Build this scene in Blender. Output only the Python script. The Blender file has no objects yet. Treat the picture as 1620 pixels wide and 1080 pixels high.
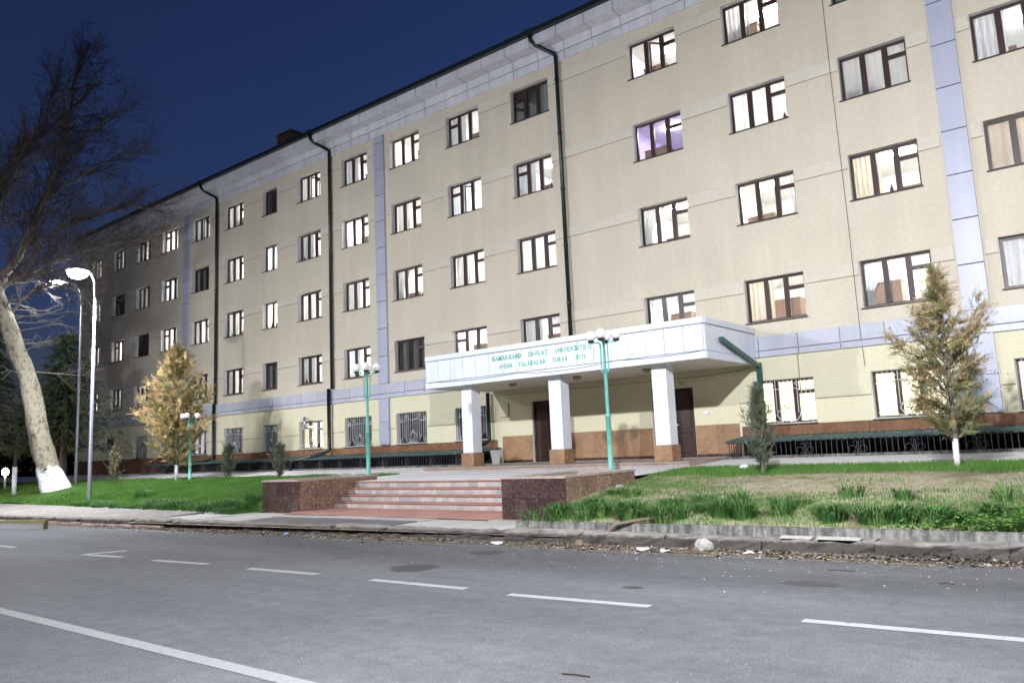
import bpy, math, random
import numpy as np
from mathutils import Vector, Matrix

random.seed(7)
rng = np.random.default_rng(7)
SC = bpy.context.scene
COL = SC.collection
R = math.radians

# ------------------------------------------------------------------ camera
def make_camera():
    yaw, pitch, roll = -0.6662393869509976, 0.13630147361045258, -0.044009131440866704
    cy, sy, cp, sp = math.cos(yaw), math.sin(yaw), math.cos(pitch), math.sin(pitch)
    f = Vector((sy * cp, cy * cp, sp)); r = Vector((cy, -sy, 0)); u = r.cross(f)
    c, s = math.cos(roll), math.sin(roll)
    r2 = c * r + s * u; u2 = -s * r + c * u
    m = Matrix((( r2.x, u2.x, -f.x, 0.0), (r2.y, u2.y, -f.y, -22.6625), (r2.z, u2.z, -f.z, 1.6), (0, 0, 0, 1)))
    cam = bpy.data.cameras.new('camera'); cam.sensor_width = 36; cam.sensor_fit = 'HORIZONTAL'
    cam.lens = 1222.4788 / 1620 * 36; cam.clip_start = 0.1; cam.clip_end = 3000
    o = bpy.data.objects.new('camera', cam); COL.objects.link(o); o.matrix_world = m
    SC.camera = o
make_camera()

# ------------------------------------------------------------------ sky, exposure
def make_world():
    w = bpy.data.worlds.new('World'); SC.world = w; w.use_nodes = True
    nt = w.node_tree; nt.nodes.clear()
    out = nt.nodes.new('ShaderNodeOutputWorld'); bg = nt.nodes.new('ShaderNodeBackground')
    sky = nt.nodes.new('ShaderNodeTexSky'); sky.sky_type = 'NISHITA'; sky.sun_disc = False
    sky.sun_elevation = R(SKY_EL); sky.sun_rotation = R(SKY_ROT); sky.altitude = 700
    sky.air_density = 1.0; sky.dust_density = 0.3; sky.ozone_density = 3.5
    bg.inputs[1].default_value = SKY_STR
    nt.links.new(sky.outputs[0], bg.inputs[0]); nt.links.new(bg.outputs[0], out.inputs[0])
SKY_EL, SKY_ROT, SKY_STR = -1.6, 0.0, 0.13
make_world()
SC.view_settings.view_transform = 'Standard'; SC.view_settings.look = 'None'
SC.view_settings.exposure = 1.7; SC.view_settings.gamma = 1.0; SC.view_settings.use_curve_mapping = False
SC.cycles.use_denoising = True
SC.cycles.sample_clamp_indirect = 6.0
SC.cycles.use_adaptive_sampling = True; SC.cycles.adaptive_threshold = 0.025
SC.cycles.max_bounces = 6; SC.cycles.diffuse_bounces = 3; SC.cycles.glossy_bounces = 2; SC.cycles.transparent_max_bounces = 8
SC.cycles.caustics_reflective = False; SC.cycles.caustics_refractive = False

# ------------------------------------------------------------------ materials
def _nt(name):
    m = bpy.data.materials.new(name); m.use_nodes = True
    nt = m.node_tree; nt.nodes.clear()
    out = nt.nodes.new('ShaderNodeOutputMaterial')
    return m, nt, out
def N(nt, t, **k):
    n = nt.nodes.new(t)
    for a, v in k.items(): setattr(n, a, v)
    return n
def pos(nt, scale=(1, 1, 1)):
    g = N(nt, 'ShaderNodeNewGeometry'); mp = N(nt, 'ShaderNodeMapping')
    mp.inputs['Scale'].default_value = scale
    nt.links.new(g.outputs['Position'], mp.inputs['Vector'])
    return mp.outputs[0]
def noise(nt, vec, scale, detail=4, rough=0.55):
    n = N(nt, 'ShaderNodeTexNoise'); n.inputs['Scale'].default_value = scale
    n.inputs['Detail'].default_value = detail; n.inputs['Roughness'].default_value = rough
    nt.links.new(vec, n.inputs['Vector']); return n.outputs[0]
def ramp(nt, fac, stops):
    r = N(nt, 'ShaderNodeValToRGB'); e = r.color_ramp.elements
    while len(e) < len(stops): e.new(0.5)
    for k, (p, c) in enumerate(stops):
        e[k].position = p; e[k].color = (*c, 1) if len(c) == 3 else c
    nt.links.new(fac, r.inputs[0]); return r.outputs[0]
def mix(nt, fac, a, b, mode='MIX'):
    m = N(nt, 'ShaderNodeMix', data_type='RGBA', blend_type=mode)
    for s, v in ((0, fac), (6, a), (7, b)):
        if isinstance(v, (int, float)): m.inputs[s].default_value = v
        elif isinstance(v, tuple): m.inputs[s].default_value = (*v, 1)
        else: nt.links.new(v, m.inputs[s])
    return m.outputs[2]
def sc3(c, k): return tuple(min(1, x * k) for x in c)

def surf(name, base, rough=0.8, big=1.2, bigamt=0.12, fine=25, fineamt=0.10, bump=0.15, bumpscale=40, bumpdist=0.01,
         metal=0.0, spec=0.5, vary=0.0, streak=0.0, coat=0.0, sfreq=1.7):
    """weathered surface: two scales of colour noise, optional vertical streaks, per-object variation, fine relief"""
    m, nt, out = _nt(name)
    b = N(nt, 'ShaderNodeBsdfPrincipled'); nt.links.new(b.outputs[0], out.inputs[0])
    p = pos(nt)
    c = mix(nt, noise(nt, p, big, 5), sc3(base, 1 - bigamt * 2), sc3(base, 1 + bigamt * 2))
    f = ramp(nt, noise(nt, p, fine, 3), [(0.3, (1 - fineamt * 2,) * 3), (0.7, (1 + fineamt,) * 3)])
    c = mix(nt, 1.0, c, f, 'MULTIPLY')
    if streak:
        s = ramp(nt, noise(nt, pos(nt, (1.6, 1.6, 0.10)), sfreq, 5, 0.65), [(0.42, (1 - streak,) * 3), (0.60, (1, 1, 1))])
        c = mix(nt, 1.0, c, s, 'MULTIPLY')
    if vary:
        oi = N(nt, 'ShaderNodeObjectInfo')
        v = ramp(nt, oi.outputs['Random'], [(0, (1 - vary,) * 3), (1, (1 + vary,) * 3)])
        c = mix(nt, 1.0, c, v, 'MULTIPLY')
    nt.links.new(c, b.inputs['Base Color'])
    b.inputs['Roughness'].default_value = rough; b.inputs['Metallic'].default_value = metal
    b.inputs['Specular IOR Level'].default_value = spec
    if coat: b.inputs['Coat Weight'].default_value = coat; b.inputs['Coat Roughness'].default_value = 0.12
    if bump:
        bp = N(nt, 'ShaderNodeBump'); bp.inputs['Strength'].default_value = bump; bp.inputs['Distance'].default_value = bumpdist
        nt.links.new(noise(nt, p, bumpscale, 4), bp.inputs['Height']); nt.links.new(bp.outputs[0], b.inputs['Normal'])
    return m

def speckled(name, base, dark, light, rough=0.25, scale=55, vary=0.12, spec=0.5):
    """polished granite or terrazzo: grains of three tones"""
    m, nt, out = _nt(name)
    b = N(nt, 'ShaderNodeBsdfPrincipled'); nt.links.new(b.outputs[0], out.inputs[0])
    v = N(nt, 'ShaderNodeTexVoronoi'); v.inputs['Scale'].default_value = scale
    nt.links.new(pos(nt), v.inputs['Vector'])
    sep = N(nt, 'ShaderNodeSeparateColor'); nt.links.new(v.outputs['Color'], sep.inputs[0])
    c = ramp(nt, sep.outputs[0], [(0.0, dark), (0.35, base), (0.8, base), (1.0, light)])
    c = mix(nt, 1.0, c, ramp(nt, noise(nt, pos(nt), 2.0, 4), [(0.3, (0.8,) * 3), (0.7, (1.1,) * 3)]), 'MULTIPLY')
    oi = N(nt, 'ShaderNodeObjectInfo')
    c = mix(nt, 1.0, c, ramp(nt, oi.outputs['Random'], [(0, (1 - vary,) * 3), (1, (1 + vary,) * 3)]), 'MULTIPLY')
    nt.links.new(c, b.inputs['Base Color']); b.inputs['Specular IOR Level'].default_value = spec
    r = ramp(nt, noise(nt, pos(nt), 6, 4), [(0.3, (rough * 0.7,) * 3), (0.75, (rough * 1.8,) * 3)])
    nt.links.new(r, b.inputs['Roughness'])
    return m

def emit(name, col, s):
    m, nt, out = _nt(name); e = N(nt, 'ShaderNodeEmission')
    e.inputs[0].default_value = (*col, 1); e.inputs[1].default_value = s
    nt.links.new(e.outputs[0], out.inputs[0]); return m

def cloth(name, col, trans=0.55):
    m, nt, out = _nt(name)
    d = N(nt, 'ShaderNodeBsdfDiffuse'); t = N(nt, 'ShaderNodeBsdfTranslucent'); x = N(nt, 'ShaderNodeMixShader')
    c = mix(nt, noise(nt, pos(nt), 9, 4), sc3(col, 0.86), col)
    nt.links.new(c, d.inputs[0]); nt.links.new(c, t.inputs[0]); x.inputs[0].default_value = trans
    nt.links.new(d.outputs[0], x.inputs[1]); nt.links.new(t.outputs[0], x.inputs[2]); nt.links.new(x.outputs[0], out.inputs[0])
    return m

def leaf(name, cols, trans=0.3, scale=2.5, rough=0.6):
    m, nt, out = _nt(name)
    d = N(nt, 'ShaderNodeBsdfPrincipled'); t = N(nt, 'ShaderNodeBsdfTranslucent'); x = N(nt, 'ShaderNodeMixShader')
    n = noise(nt, pos(nt), scale, 4, 0.6)
    st = [(0.25 + 0.5 * k / max(1, len(cols) - 1), c) for k, c in enumerate(cols)]
    c = ramp(nt, n, st)
    c = mix(nt, 1.0, c, ramp(nt, noise(nt, pos(nt), 45, 2), [(0.3, (0.7,) * 3), (0.7, (1.25,) * 3)]), 'MULTIPLY')
    nt.links.new(c, d.inputs['Base Color']); nt.links.new(c, t.inputs[0]); d.inputs['Roughness'].default_value = rough
    d.inputs['Specular IOR Level'].default_value = 0.3
    x.inputs[0].default_value = trans
    nt.links.new(d.outputs[0], x.inputs[1]); nt.links.new(t.outputs[0], x.inputs[2]); nt.links.new(x.outputs[0], out.inputs[0])
    return m

def glass_mat(name, tint=(0.93, 0.96, 0.95), dirt=0.05):
    m, nt, out = _nt(name)
    t = N(nt, 'ShaderNodeBsdfTransparent'); t.inputs[0].default_value = (*tint, 1)
    g = N(nt, 'ShaderNodeBsdfGlossy'); g.inputs['Roughness'].default_value = 0.02
    fr = N(nt, 'ShaderNodeFresnel'); fr.inputs[0].default_value = 1.5
    x = N(nt, 'ShaderNodeMixShader'); nt.links.new(fr.outputs[0], x.inputs[0])
    nt.links.new(t.outputs[0], x.inputs[1]); nt.links.new(g.outputs[0], x.inputs[2])
    d = N(nt, 'ShaderNodeBsdfDiffuse'); d.inputs[0].default_value = (0.6, 0.6, 0.58, 1)
    y = N(nt, 'ShaderNodeMixShader')
    k = ramp(nt, noise(nt, pos(nt), 2.5, 5), [(0.35, (dirt * 0.3,) * 3), (0.8, (dirt * 2,) * 3)])
    nt.links.new(k, y.inputs[0])
    nt.links.new(x.outputs[0], y.inputs[1]); nt.links.new(d.outputs[0], y.inputs[2]); nt.links.new(y.outputs[0], out.inputs[0])
    return m

def asphalt_mat():
    m, nt, out = _nt('asphalt')
    b = N(nt, 'ShaderNodeBsdfPrincipled'); nt.links.new(b.outputs[0], out.inputs[0])
    p = pos(nt)
    big = ramp(nt, noise(nt, pos(nt, (0.25, 1.0, 1)), 0.55, 6, 0.6), [(0.33, (0.052, 0.0535, 0.056)), (0.5, (0.073, 0.0745, 0.077)), (0.68, (0.098, 0.099, 0.101))])
    gr = ramp(nt, noise(nt, p, 55, 4, 0.8), [(0.36, (0.55,) * 3), (0.5, (0.95,) * 3), (0.66, (1.45,) * 3)])
    c = mix(nt, 1.0, big, gr, 'MULTIPLY')
    mid = ramp(nt, noise(nt, p, 5, 7, 0.75), [(0.3, (0.74,) * 3), (0.7, (1.18,) * 3)])
    c = mix(nt, 1.0, c, mid, 'MULTIPLY')
    v = N(nt, 'ShaderNodeTexVoronoi'); v.inputs['Scale'].default_value = 14; nt.links.new(p, v.inputs['Vector'])
    ch = ramp(nt, v.outputs['Distance'], [(0.07, (1, 1, 1)), (0.12, (0, 0, 0))])
    sep = N(nt, 'ShaderNodeSeparateColor'); nt.links.new(v.outputs['Color'], sep.inputs[0])
    sel = ramp(nt, sep.outputs[1], [(0.72, (0, 0, 0)), (0.74, (1, 1, 1))])
    f = mix(nt, 1.0, ch, sel, 'MULTIPLY')
    c = mix(nt, f, c, (0.17, 0.165, 0.155))
    # cracks
    cr = N(nt, 'ShaderNodeTexVoronoi', feature='DISTANCE_TO_EDGE'); cr.inputs['Scale'].default_value = 0.22
    wob = N(nt, 'ShaderNodeVectorMath', operation='ADD'); nz = N(nt, 'ShaderNodeTexNoise'); nz.inputs['Scale'].default_value = 1.4; nz.inputs['Detail'].default_value = 5
    nt.links.new(p, nz.inputs['Vector']); nt.links.new(p, wob.inputs[0]); nt.links.new(nz.outputs['Color'], wob.inputs[1])
    nt.links.new(wob.outputs[0], cr.inputs['Vector'])
    ck = ramp(nt, cr.outputs['Distance'], [(0.0, (0.86,) * 3), (0.004, (1, 1, 1))])
    c = mix(nt, 1.0, c, ck, 'MULTIPLY')
    nt.links.new(c, b.inputs['Base Color']); b.inputs['Roughness'].default_value = 0.82; b.inputs['Specular IOR Level'].default_value = 0.35
    bp = N(nt, 'ShaderNodeBump'); bp.inputs['Strength'].default_value = 0.5; bp.inputs['Distance'].default_value = 0.006
    nt.links.new(noise(nt, p, 110, 3, 0.7), bp.inputs['Height']); nt.links.new(bp.outputs[0], b.inputs['Normal'])
    return m

def soil_mat(name, stops, scale=1.3, bumpd=0.03):
    m, nt, out = _nt(name)
    b = N(nt, 'ShaderNodeBsdfPrincipled'); nt.links.new(b.outputs[0], out.inputs[0])
    p = pos(nt)
    c = ramp(nt, noise(nt, p, scale, 7, 0.65), stops)
    c = mix(nt, 1.0, c, ramp(nt, noise(nt, p, 40, 4, 0.7), [(0.3, (0.6,) * 3), (0.7, (1.25,) * 3)]), 'MULTIPLY')
    nt.links.new(c, b.inputs['Base Color']); b.inputs['Roughness'].default_value = 0.95; b.inputs['Specular IOR Level'].default_value = 0.1
    bp = N(nt, 'ShaderNodeBump'); bp.inputs['Strength'].default_value = 0.8; bp.inputs['Distance'].default_value = bumpd
    nt.links.new(noise(nt, p, 22, 5, 0.7), bp.inputs['Height']); nt.links.new(bp.outputs[0], b.inputs['Normal'])
    return m

def worn_paint(name, col, under, wear=0.52, rough=0.7):
    m, nt, out = _nt(name)
    b = N(nt, 'ShaderNodeBsdfPrincipled'); nt.links.new(b.outputs[0], out.inputs[0])
    n1 = noise(nt, pos(nt), 11, 8, 0.8)
    f = ramp(nt, n1, [(wear - 0.10, (0, 0, 0)), (wear, (1, 1, 1))])
    c = mix(nt, noise(nt, pos(nt), 3, 4), sc3(col, 0.85), col)
    c = mix(nt, f, under, c)
    nt.links.new(c, b.inputs['Base Color']); b.inputs['Roughness'].default_value = rough
    return m

def trunk_mat():
    """plane bark with a coat of lime wash on the lowest metre, ragged upper edge"""
    m, nt, out = _nt('plane_bark')
    b = N(nt, 'ShaderNodeBsdfPrincipled'); nt.links.new(b.outputs[0], out.inputs[0])
    p = pos(nt)
    c = ramp(nt, noise(nt, pos(nt, (1, 1, 0.8)), 4.5, 8, 0.75), [(0.34, (0.06, 0.05, 0.035)), (0.44, (0.22, 0.195, 0.135)), (0.52, (0.38, 0.35, 0.26)), (0.60, (0.24, 0.21, 0.15)), (0.72, (0.10, 0.085, 0.06))])
    nt.links.new(c, b.inputs['Base Color']); b.inputs['Roughness'].default_value = 0.85
    bp = N(nt, 'ShaderNodeBump'); bp.inputs['Strength'].default_value = 0.9; bp.inputs['Distance'].default_value = 0.12
    nt.links.new(noise(nt, pos(nt, (1, 1, 0.7)), 9, 6, 0.7), bp.inputs['Height']); nt.links.new(bp.outputs[0], b.inputs['Normal'])
    return m

def kerb_mat(name, side, top):
    """crumbling concrete: pale dust lies on top, the face is dark with splash dirt"""
    m, nt, out = _nt(name)
    b = N(nt, 'ShaderNodeBsdfPrincipled'); nt.links.new(b.outputs[0], out.inputs[0])
    p = pos(nt); sx = N(nt, 'ShaderNodeSeparateXYZ'); nt.links.new(p, sx.inputs[0])
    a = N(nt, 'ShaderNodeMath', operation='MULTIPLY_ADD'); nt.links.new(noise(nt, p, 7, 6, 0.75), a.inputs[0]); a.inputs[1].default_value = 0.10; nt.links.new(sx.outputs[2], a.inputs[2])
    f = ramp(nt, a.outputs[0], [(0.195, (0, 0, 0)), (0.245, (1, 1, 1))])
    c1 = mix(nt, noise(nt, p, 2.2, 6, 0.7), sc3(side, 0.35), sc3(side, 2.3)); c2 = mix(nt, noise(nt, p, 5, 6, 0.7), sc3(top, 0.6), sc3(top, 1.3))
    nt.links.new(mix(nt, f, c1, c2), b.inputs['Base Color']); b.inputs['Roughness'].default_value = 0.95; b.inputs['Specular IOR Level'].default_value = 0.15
    bp = N(nt, 'ShaderNodeBump'); bp.inputs['Strength'].default_value = 1.0; bp.inputs['Distance'].default_value = 0.03
    nt.links.new(noise(nt, p, 16, 7, 0.75), bp.inputs['Height']); nt.links.new(bp.outputs[0], b.inputs['Normal'])
    return m

M = {}
M['wall'] = surf('cream_render', (0.635, 0.575, 0.45), 0.9, big=0.45, bigamt=0.06, fine=9, fineamt=0.03, bump=0.25, bumpscale=60, bumpdist=0.006, streak=0.05, spec=0.2, sfreq=0.9)
M['wall_low'] = surf('pale_yellow_render', (0.70, 0.66, 0.465), 0.9, big=0.5, bigamt=0.04, fine=14, fineamt=0.03, bump=0.25, bumpscale=60, bumpdist=0.006, streak=0.03, spec=0.2)
M['reveal'] = surf('white_reveal', (0.74, 0.74, 0.72), 0.85, bigamt=0.06, streak=0.12)
M['band'] = surf('band_render', (0.63, 0.58, 0.475), 0.9, big=0.6, bigamt=0.05, fine=9, fineamt=0.03, bump=0.25, bumpscale=60, bumpdist=0.006, spec=0.2)
M['joint'] = surf('ochre_joint', (0.30, 0.24, 0.16), 0.95)
M['string'] = surf('pale_lilac_panel', (0.50, 0.515, 0.575), 0.38, big=0.8, bigamt=0.05, fine=20, fineamt=0.02, bump=0.05, vary=0.05, streak=0.08)
M['lavender'] = surf('lavender_panel', (0.45, 0.465, 0.56), 0.38, big=0.8, bigamt=0.05, fine=20, fineamt=0.02, bump=0.05, vary=0.05, streak=0.08)
M['cornice'] = surf('pale_grey_panel', (0.66, 0.66, 0.70), 0.45, big=0.8, bigamt=0.05, fine=20, fineamt=0.03, bump=0.05, vary=0.05, streak=0.10)
M['canopy'] = surf('white_composite_panel', (0.72, 0.765, 0.85), 0.4, big=0.6, bigamt=0.03, fine=18, fineamt=0.015, bump=0.03, vary=0.025, streak=0.06)
M['soffit'] = surf('canopy_soffit', (0.72, 0.69, 0.58), 0.8, bigamt=0.06)
M['pillar'] = surf('white_pillar_panel', (0.74, 0.76, 0.80), 0.45, bigamt=0.03, fine=5, fineamt=0.01, bump=0.0)
M['granite'] = speckled('brown_granite', (0.24, 0.125, 0.07), (0.15, 0.075, 0.042), (0.34, 0.20, 0.12), rough=0.20, scale=90)
M['granite_lt'] = speckled('tan_granite', (0.34, 0.205, 0.11), (0.24, 0.14, 0.075), (0.46, 0.30, 0.18), rough=0.25, scale=90)
M['granite_dk'] = speckled('dark_granite', (0.055, 0.031, 0.027), (0.022, 0.013, 0.012), (0.16, 0.11, 0.095), rough=0.22, scale=60, vary=0.3)
M['terrazzo'] = speckled('brown_terrazzo', (0.19, 0.115, 0.075), (0.08, 0.045, 0.03), (0.48, 0.38, 0.30), rough=0.45, scale=48)
M['basement'] = surf('shaded_basement_wall', (0.022, 0.020, 0.019), 0.95)  # near-black colour stands in for the shade under the areaway roofs
M['grout'] = surf('pale_grout', (0.40, 0.34, 0.30), 0.9)
M['green_metal'] = surf('dark_green_metal', (0.004, 0.013, 0.011), 0.35, bigamt=0.1, bump=0.03, spec=0.5)
M['green_pipe'] = surf('canopy_drain_green', (0.014, 0.085, 0.065), 0.4, bigamt=0.1, bump=0.03)
M['roof_sheet'] = surf('corrugated_green', (0.055, 0.095, 0.085), 0.45, bigamt=0.15, bump=0.03)
M['roof'] = surf('roof_sheet_dark', (0.02, 0.022, 0.024), 0.6)
M['iron_dk'] = surf('grey_iron', (0.065, 0.068, 0.075), 0.5)
M['iron_wt'] = surf('white_iron', (0.62, 0.62, 0.60), 0.5)
M['frame'] = surf('brown_window_frame', (0.040, 0.019, 0.013), 0.42, big=3, bigamt=0.15, bump=0.06)
M['door'] = surf('dark_brown_door', (0.055, 0.027, 0.022), 0.28, big=3, bigamt=0.15, bump=0.06)
M['sill'] = surf('dark_sill', (0.020, 0.018, 0.018), 0.5)
M['glass'] = glass_mat('window_glass')
M['room'] = surf('room_plaster', (0.80, 0.79, 0.765), 0.9, bigamt=0.04)
M['room_lilac'] = surf('room_plaster_lilac', (0.50, 0.44, 0.60), 0.9, bigamt=0.04)
M['ceiling'] = surf('room_ceiling', (0.82, 0.82, 0.80), 0.9, bigamt=0.03)
M['lamp_on'] = emit('room_tube_on', (0.97, 0.985, 1.0), 125)
M['lamp_on_b'] = emit('room_tube_on_warm', (1.0, 0.96, 0.91), 70)
M['lamp_on_c'] = emit('room_tube_on_cool', (0.93, 0.96, 1.0), 95)
M['lamp_on_d'] = emit('room_tube_on_soft', (0.97, 0.95, 1.0), 38)
M['lamp_dim'] = emit('room_tube_dim', (1.0, 0.95, 0.92), 24)
M['lamp_lilac'] = emit('room_tube_lilac', (0.85, 0.78, 1.0), 38)
M['lamp_warm'] = emit('room_tube_warm', (1.0, 0.93, 0.78), 85)
M['lamp_off'] = surf('room_tube_off', (0.5, 0.5, 0.5), 0.5)
M['curtain'] = cloth('white_sheer', (0.62, 0.62, 0.62), 0.5)
M['curtain_warm'] = cloth('cream_curtain', (0.84, 0.80, 0.66), 0.6)
M['curtain_grey'] = cloth('grey_curtain', (0.34, 0.34, 0.35), 0.4)
M['curtain_tan'] = cloth('tan_curtain', (0.66, 0.57, 0.48), 0.5)
M['wardrobe'] = surf('wardrobe_veneer', (0.33, 0.20, 0.14), 0.5, big=2, bigamt=0.12)
M['asphalt'] = asphalt_mat()
M['patch'] = surf('asphalt_stain', (0.034, 0.033, 0.034), 0.7, bigamt=0.2, fine=60, fineamt=0.2, bump=0.4, bumpscale=110)
M['paint'] = worn_paint('white_road_paint', (0.25, 0.25, 0.245), (0.085, 0.085, 0.088), 0.45)
M['paint_old'] = worn_paint('faded_road_paint', (0.19, 0.19, 0.185), (0.085, 0.085, 0.088), 0.46)
M['paint_yellow'] = worn_paint('faded_yellow_paint', (0.19, 0.17, 0.10), (0.085, 0.083, 0.08), 0.55)
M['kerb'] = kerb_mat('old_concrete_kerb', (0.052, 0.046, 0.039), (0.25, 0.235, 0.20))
M['kerb_red'] = surf('reddish_kerb_stone', (0.27, 0.19, 0.16), 0.95, big=1.8, bigamt=0.22, fine=18, fineamt=0.2, bump=0.9, bumpscale=24, bumpdist=0.02, vary=0.2)
M['channel'] = surf('stained_channel_concrete', (0.20, 0.195, 0.175), 0.9, big=2.5, bigamt=0.25, fine=16, fineamt=0.2, bump=0.6, bumpscale=20, streak=0.6, sfreq=5.0)
M['slab'] = surf('pavement_slab', (0.37, 0.36, 0.325), 0.9, big=1.3, bigamt=0.12, fine=30, fineamt=0.12, bump=0.4, bumpscale=50, vary=0.08)
M['verge'] = surf('dirty_verge_concrete', (0.24, 0.225, 0.20), 0.95, big=1.1, bigamt=0.25, fine=14, fineamt=0.25, bump=0.8, bumpscale=20, bumpdist=0.03)
M['slab_dk'] = surf('dark_slab', (0.11, 0.105, 0.10), 0.85, big=1.3, bigamt=0.15, fine=30, fineamt=0.15, bump=0.4)
M['plaza'] = surf('plaza_paving', (0.66, 0.645, 0.62), 0.8, big=0.7, bigamt=0.12, fine=12, fineamt=0.10, bump=0.2)
M['red_stone'] = surf('red_paving', (0.37, 0.185, 0.145), 0.75, big=1.5, bigamt=0.12, fine=30, fineamt=0.12, bump=0.25, vary=0.10)
M['riser_a'] = surf('riser_tile_beige', (0.42, 0.37, 0.33), 0.7, big=5, bigamt=0.12, vary=0.16)
M['riser_b'] = surf('riser_tile_grey', (0.34, 0.33, 0.325), 0.7, big=5, bigamt=0.12, vary=0.16)
M['podium'] = surf('podium_stone', (0.36, 0.28, 0.235), 0.7, big=1.3, bigamt=0.15, fine=22, fineamt=0.12, bump=0.2)
M['soil_r'] = soil_mat('dry_soil', scale=0.75, stops= [(0.30, (0.13, 0.11, 0.065)), (0.42, (0.25, 0.21, 0.135)), (0.53, (0.39, 0.34, 0.235)), (0.66, (0.27, 0.23, 0.155)), (0.8, (0.15, 0.13, 0.075))])
M['gutter_dirt'] = soil_mat('gutter_dirt', [(0.3, (0.05, 0.043, 0.034)), (0.5, (0.11, 0.095, 0.072)), (0.7, (0.19, 0.165, 0.125))], 3.0)
M['soil_l'] = soil_mat('lawn_soil', [(0.3, (0.05, 0.10, 0.022)), (0.6, (0.07, 0.15, 0.028)), (0.8, (0.11, 0.13, 0.05))])
M['earth'] = soil_mat('dark_ground', [(0.3, (0.05, 0.05, 0.04)), (0.7, (0.11, 0.105, 0.09))], 0.3)
M['grass'] = leaf('grass_blades', [(0.055, 0.135, 0.024), (0.095, 0.215, 0.038), (0.16, 0.28, 0.065)], 0.3, 1.2)
M['grass_tuft'] = leaf('tall_grass', [(0.035, 0.10, 0.028), (0.06, 0.16, 0.038), (0.11, 0.22, 0.05)], 0.3, 2.0)
M['grass_light'] = leaf('light_grass', [(0.10, 0.20, 0.05), (0.17, 0.28, 0.08), (0.24, 0.30, 0.12)], 0.3, 3.0)
M['grass_dry'] = leaf('dry_grass', [(0.12, 0.12, 0.05), (0.20, 0.17, 0.085), (0.10, 0.13, 0.04)], 0.3, 2.0)
M['weed'] = leaf('clover_leaves', [(0.06, 0.14, 0.03), (0.11, 0.25, 0.05), (0.16, 0.28, 0.07)], 0.3, 6.0)
M['bark'] = trunk_mat()
M['twig'] = surf('twig_bark', (0.16, 0.14, 0.11), 0.9, big=3, bigamt=0.2)
M['twig_dk'] = surf('thin_twig_bark', (0.055, 0.044, 0.036), 0.9, big=2, bigamt=0.2)
M['whitewash'] = surf('lime_wash', (0.80, 0.80, 0.80), 0.9, big=6, bigamt=0.08, fine=9, fineamt=0.10, bump=0.9, bumpscale=14, bumpdist=0.05)
M['thuja_gold'] = leaf('browned_conifer', [(0.34, 0.21, 0.095), (0.50, 0.35, 0.16), (0.38, 0.32, 0.13)], 0.25, 2.2)
M['thuja_straw'] = leaf('straw_conifer', [(0.30, 0.22, 0.12), (0.44, 0.34, 0.18), (0.30, 0.25, 0.11)], 0.25, 2.2)
M['thuja_green'] = leaf('conifer_green', [(0.075, 0.105, 0.040), (0.14, 0.165, 0.06), (0.22, 0.22, 0.085)], 0.2, 2.2)
M['juniper'] = leaf('juniper_sapling', [(0.06, 0.085, 0.05), (0.115, 0.14, 0.085), (0.17, 0.185, 0.13)], 0.2, 3)
M['spruce'] = leaf('dark_spruce', [(0.016, 0.028, 0.011), (0.03, 0.05, 0.018), (0.048, 0.072, 0.025)], 0.15, 1.5)
M['lamp_green'] = surf('mint_lamp_paint', (0.13, 0.42, 0.34), 0.42, big=4, bigamt=0.10, bump=0.05)
M['globe'] = surf('opal_globe', (0.88, 0.88, 0.86), 0.25, bigamt=0.02, bump=0)
M['pole'] = surf('galvanised_pole', (0.22, 0.225, 0.26), 0.45, metal=0.25, bigamt=0.05, bump=0.03)
M['lamp_lens'] = emit('street_lamp_lens', (0.90, 0.90, 1.0), 120)
M['lamp_lens_far'] = emit('street_lamp_lens_far', (0.88, 0.92, 1.0), 80)
M['warm_lens'] = emit('warm_lantern_lens', (1.0, 0.72, 0.40), 45)
M['letter_a'] = worn_paint('faded_green_letters', (0.20, 0.50, 0.36), (0.55, 0.68, 0.68), 0.47)
M['letter_b'] = worn_paint('dark_green_letters', (0.07, 0.32, 0.16), (0.35, 0.55, 0.48), 0.42)
M['wire'] = surf('black_cable', (0.02, 0.02, 0.022), 0.6)
M['rust'] = surf('rusty_pipe', (0.15, 0.11, 0.08), 0.85, big=6, bigamt=0.25)
M['rock'] = surf('pale_rock', (0.30, 0.285, 0.26), 0.95, big=8, bigamt=0.15, bump=0.6)
M['rock_b'] = surf('brown_rock', (0.15, 0.11, 0.075), 0.95, big=8, bigamt=0.2, bump=0.6)
M['leaf_a'] = surf('dead_leaf', (0.15, 0.10, 0.06), 0.9, big=14, bigamt=0.3)
M['leaf_b'] = surf('pale_dead_leaf', (0.27, 0.225, 0.15), 0.9, big=14, bigamt=0.3)
M['plastic'] = surf('white_plastic', (0.78, 0.79, 0.82), 0.4)
M['plastic_b'] = surf('blue_plastic', (0.25, 0.40, 0.72), 0.4)
M['yellow_bar'] = surf('yellow_green_bar', (0.16, 0.16, 0.06), 0.5, big=5, bigamt=0.15)
M['pot'] = surf('grey_pot', (0.40, 0.42, 0.40), 0.7)
M['brick'] = surf('chimney_brick', (0.09, 0.062, 0.05), 0.9, vary=0.25)
M['steel'] = surf('steel_vent', (0.55, 0.56, 0.58), 0.35, metal=0.8)
M['chrome'] = surf('chrome_handle', (0.75, 0.75, 0.74), 0.2, metal=1.0)
M['fixture'] = surf('soffit_lamp_off', (0.30, 0.25, 0.13), 0.4)

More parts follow.
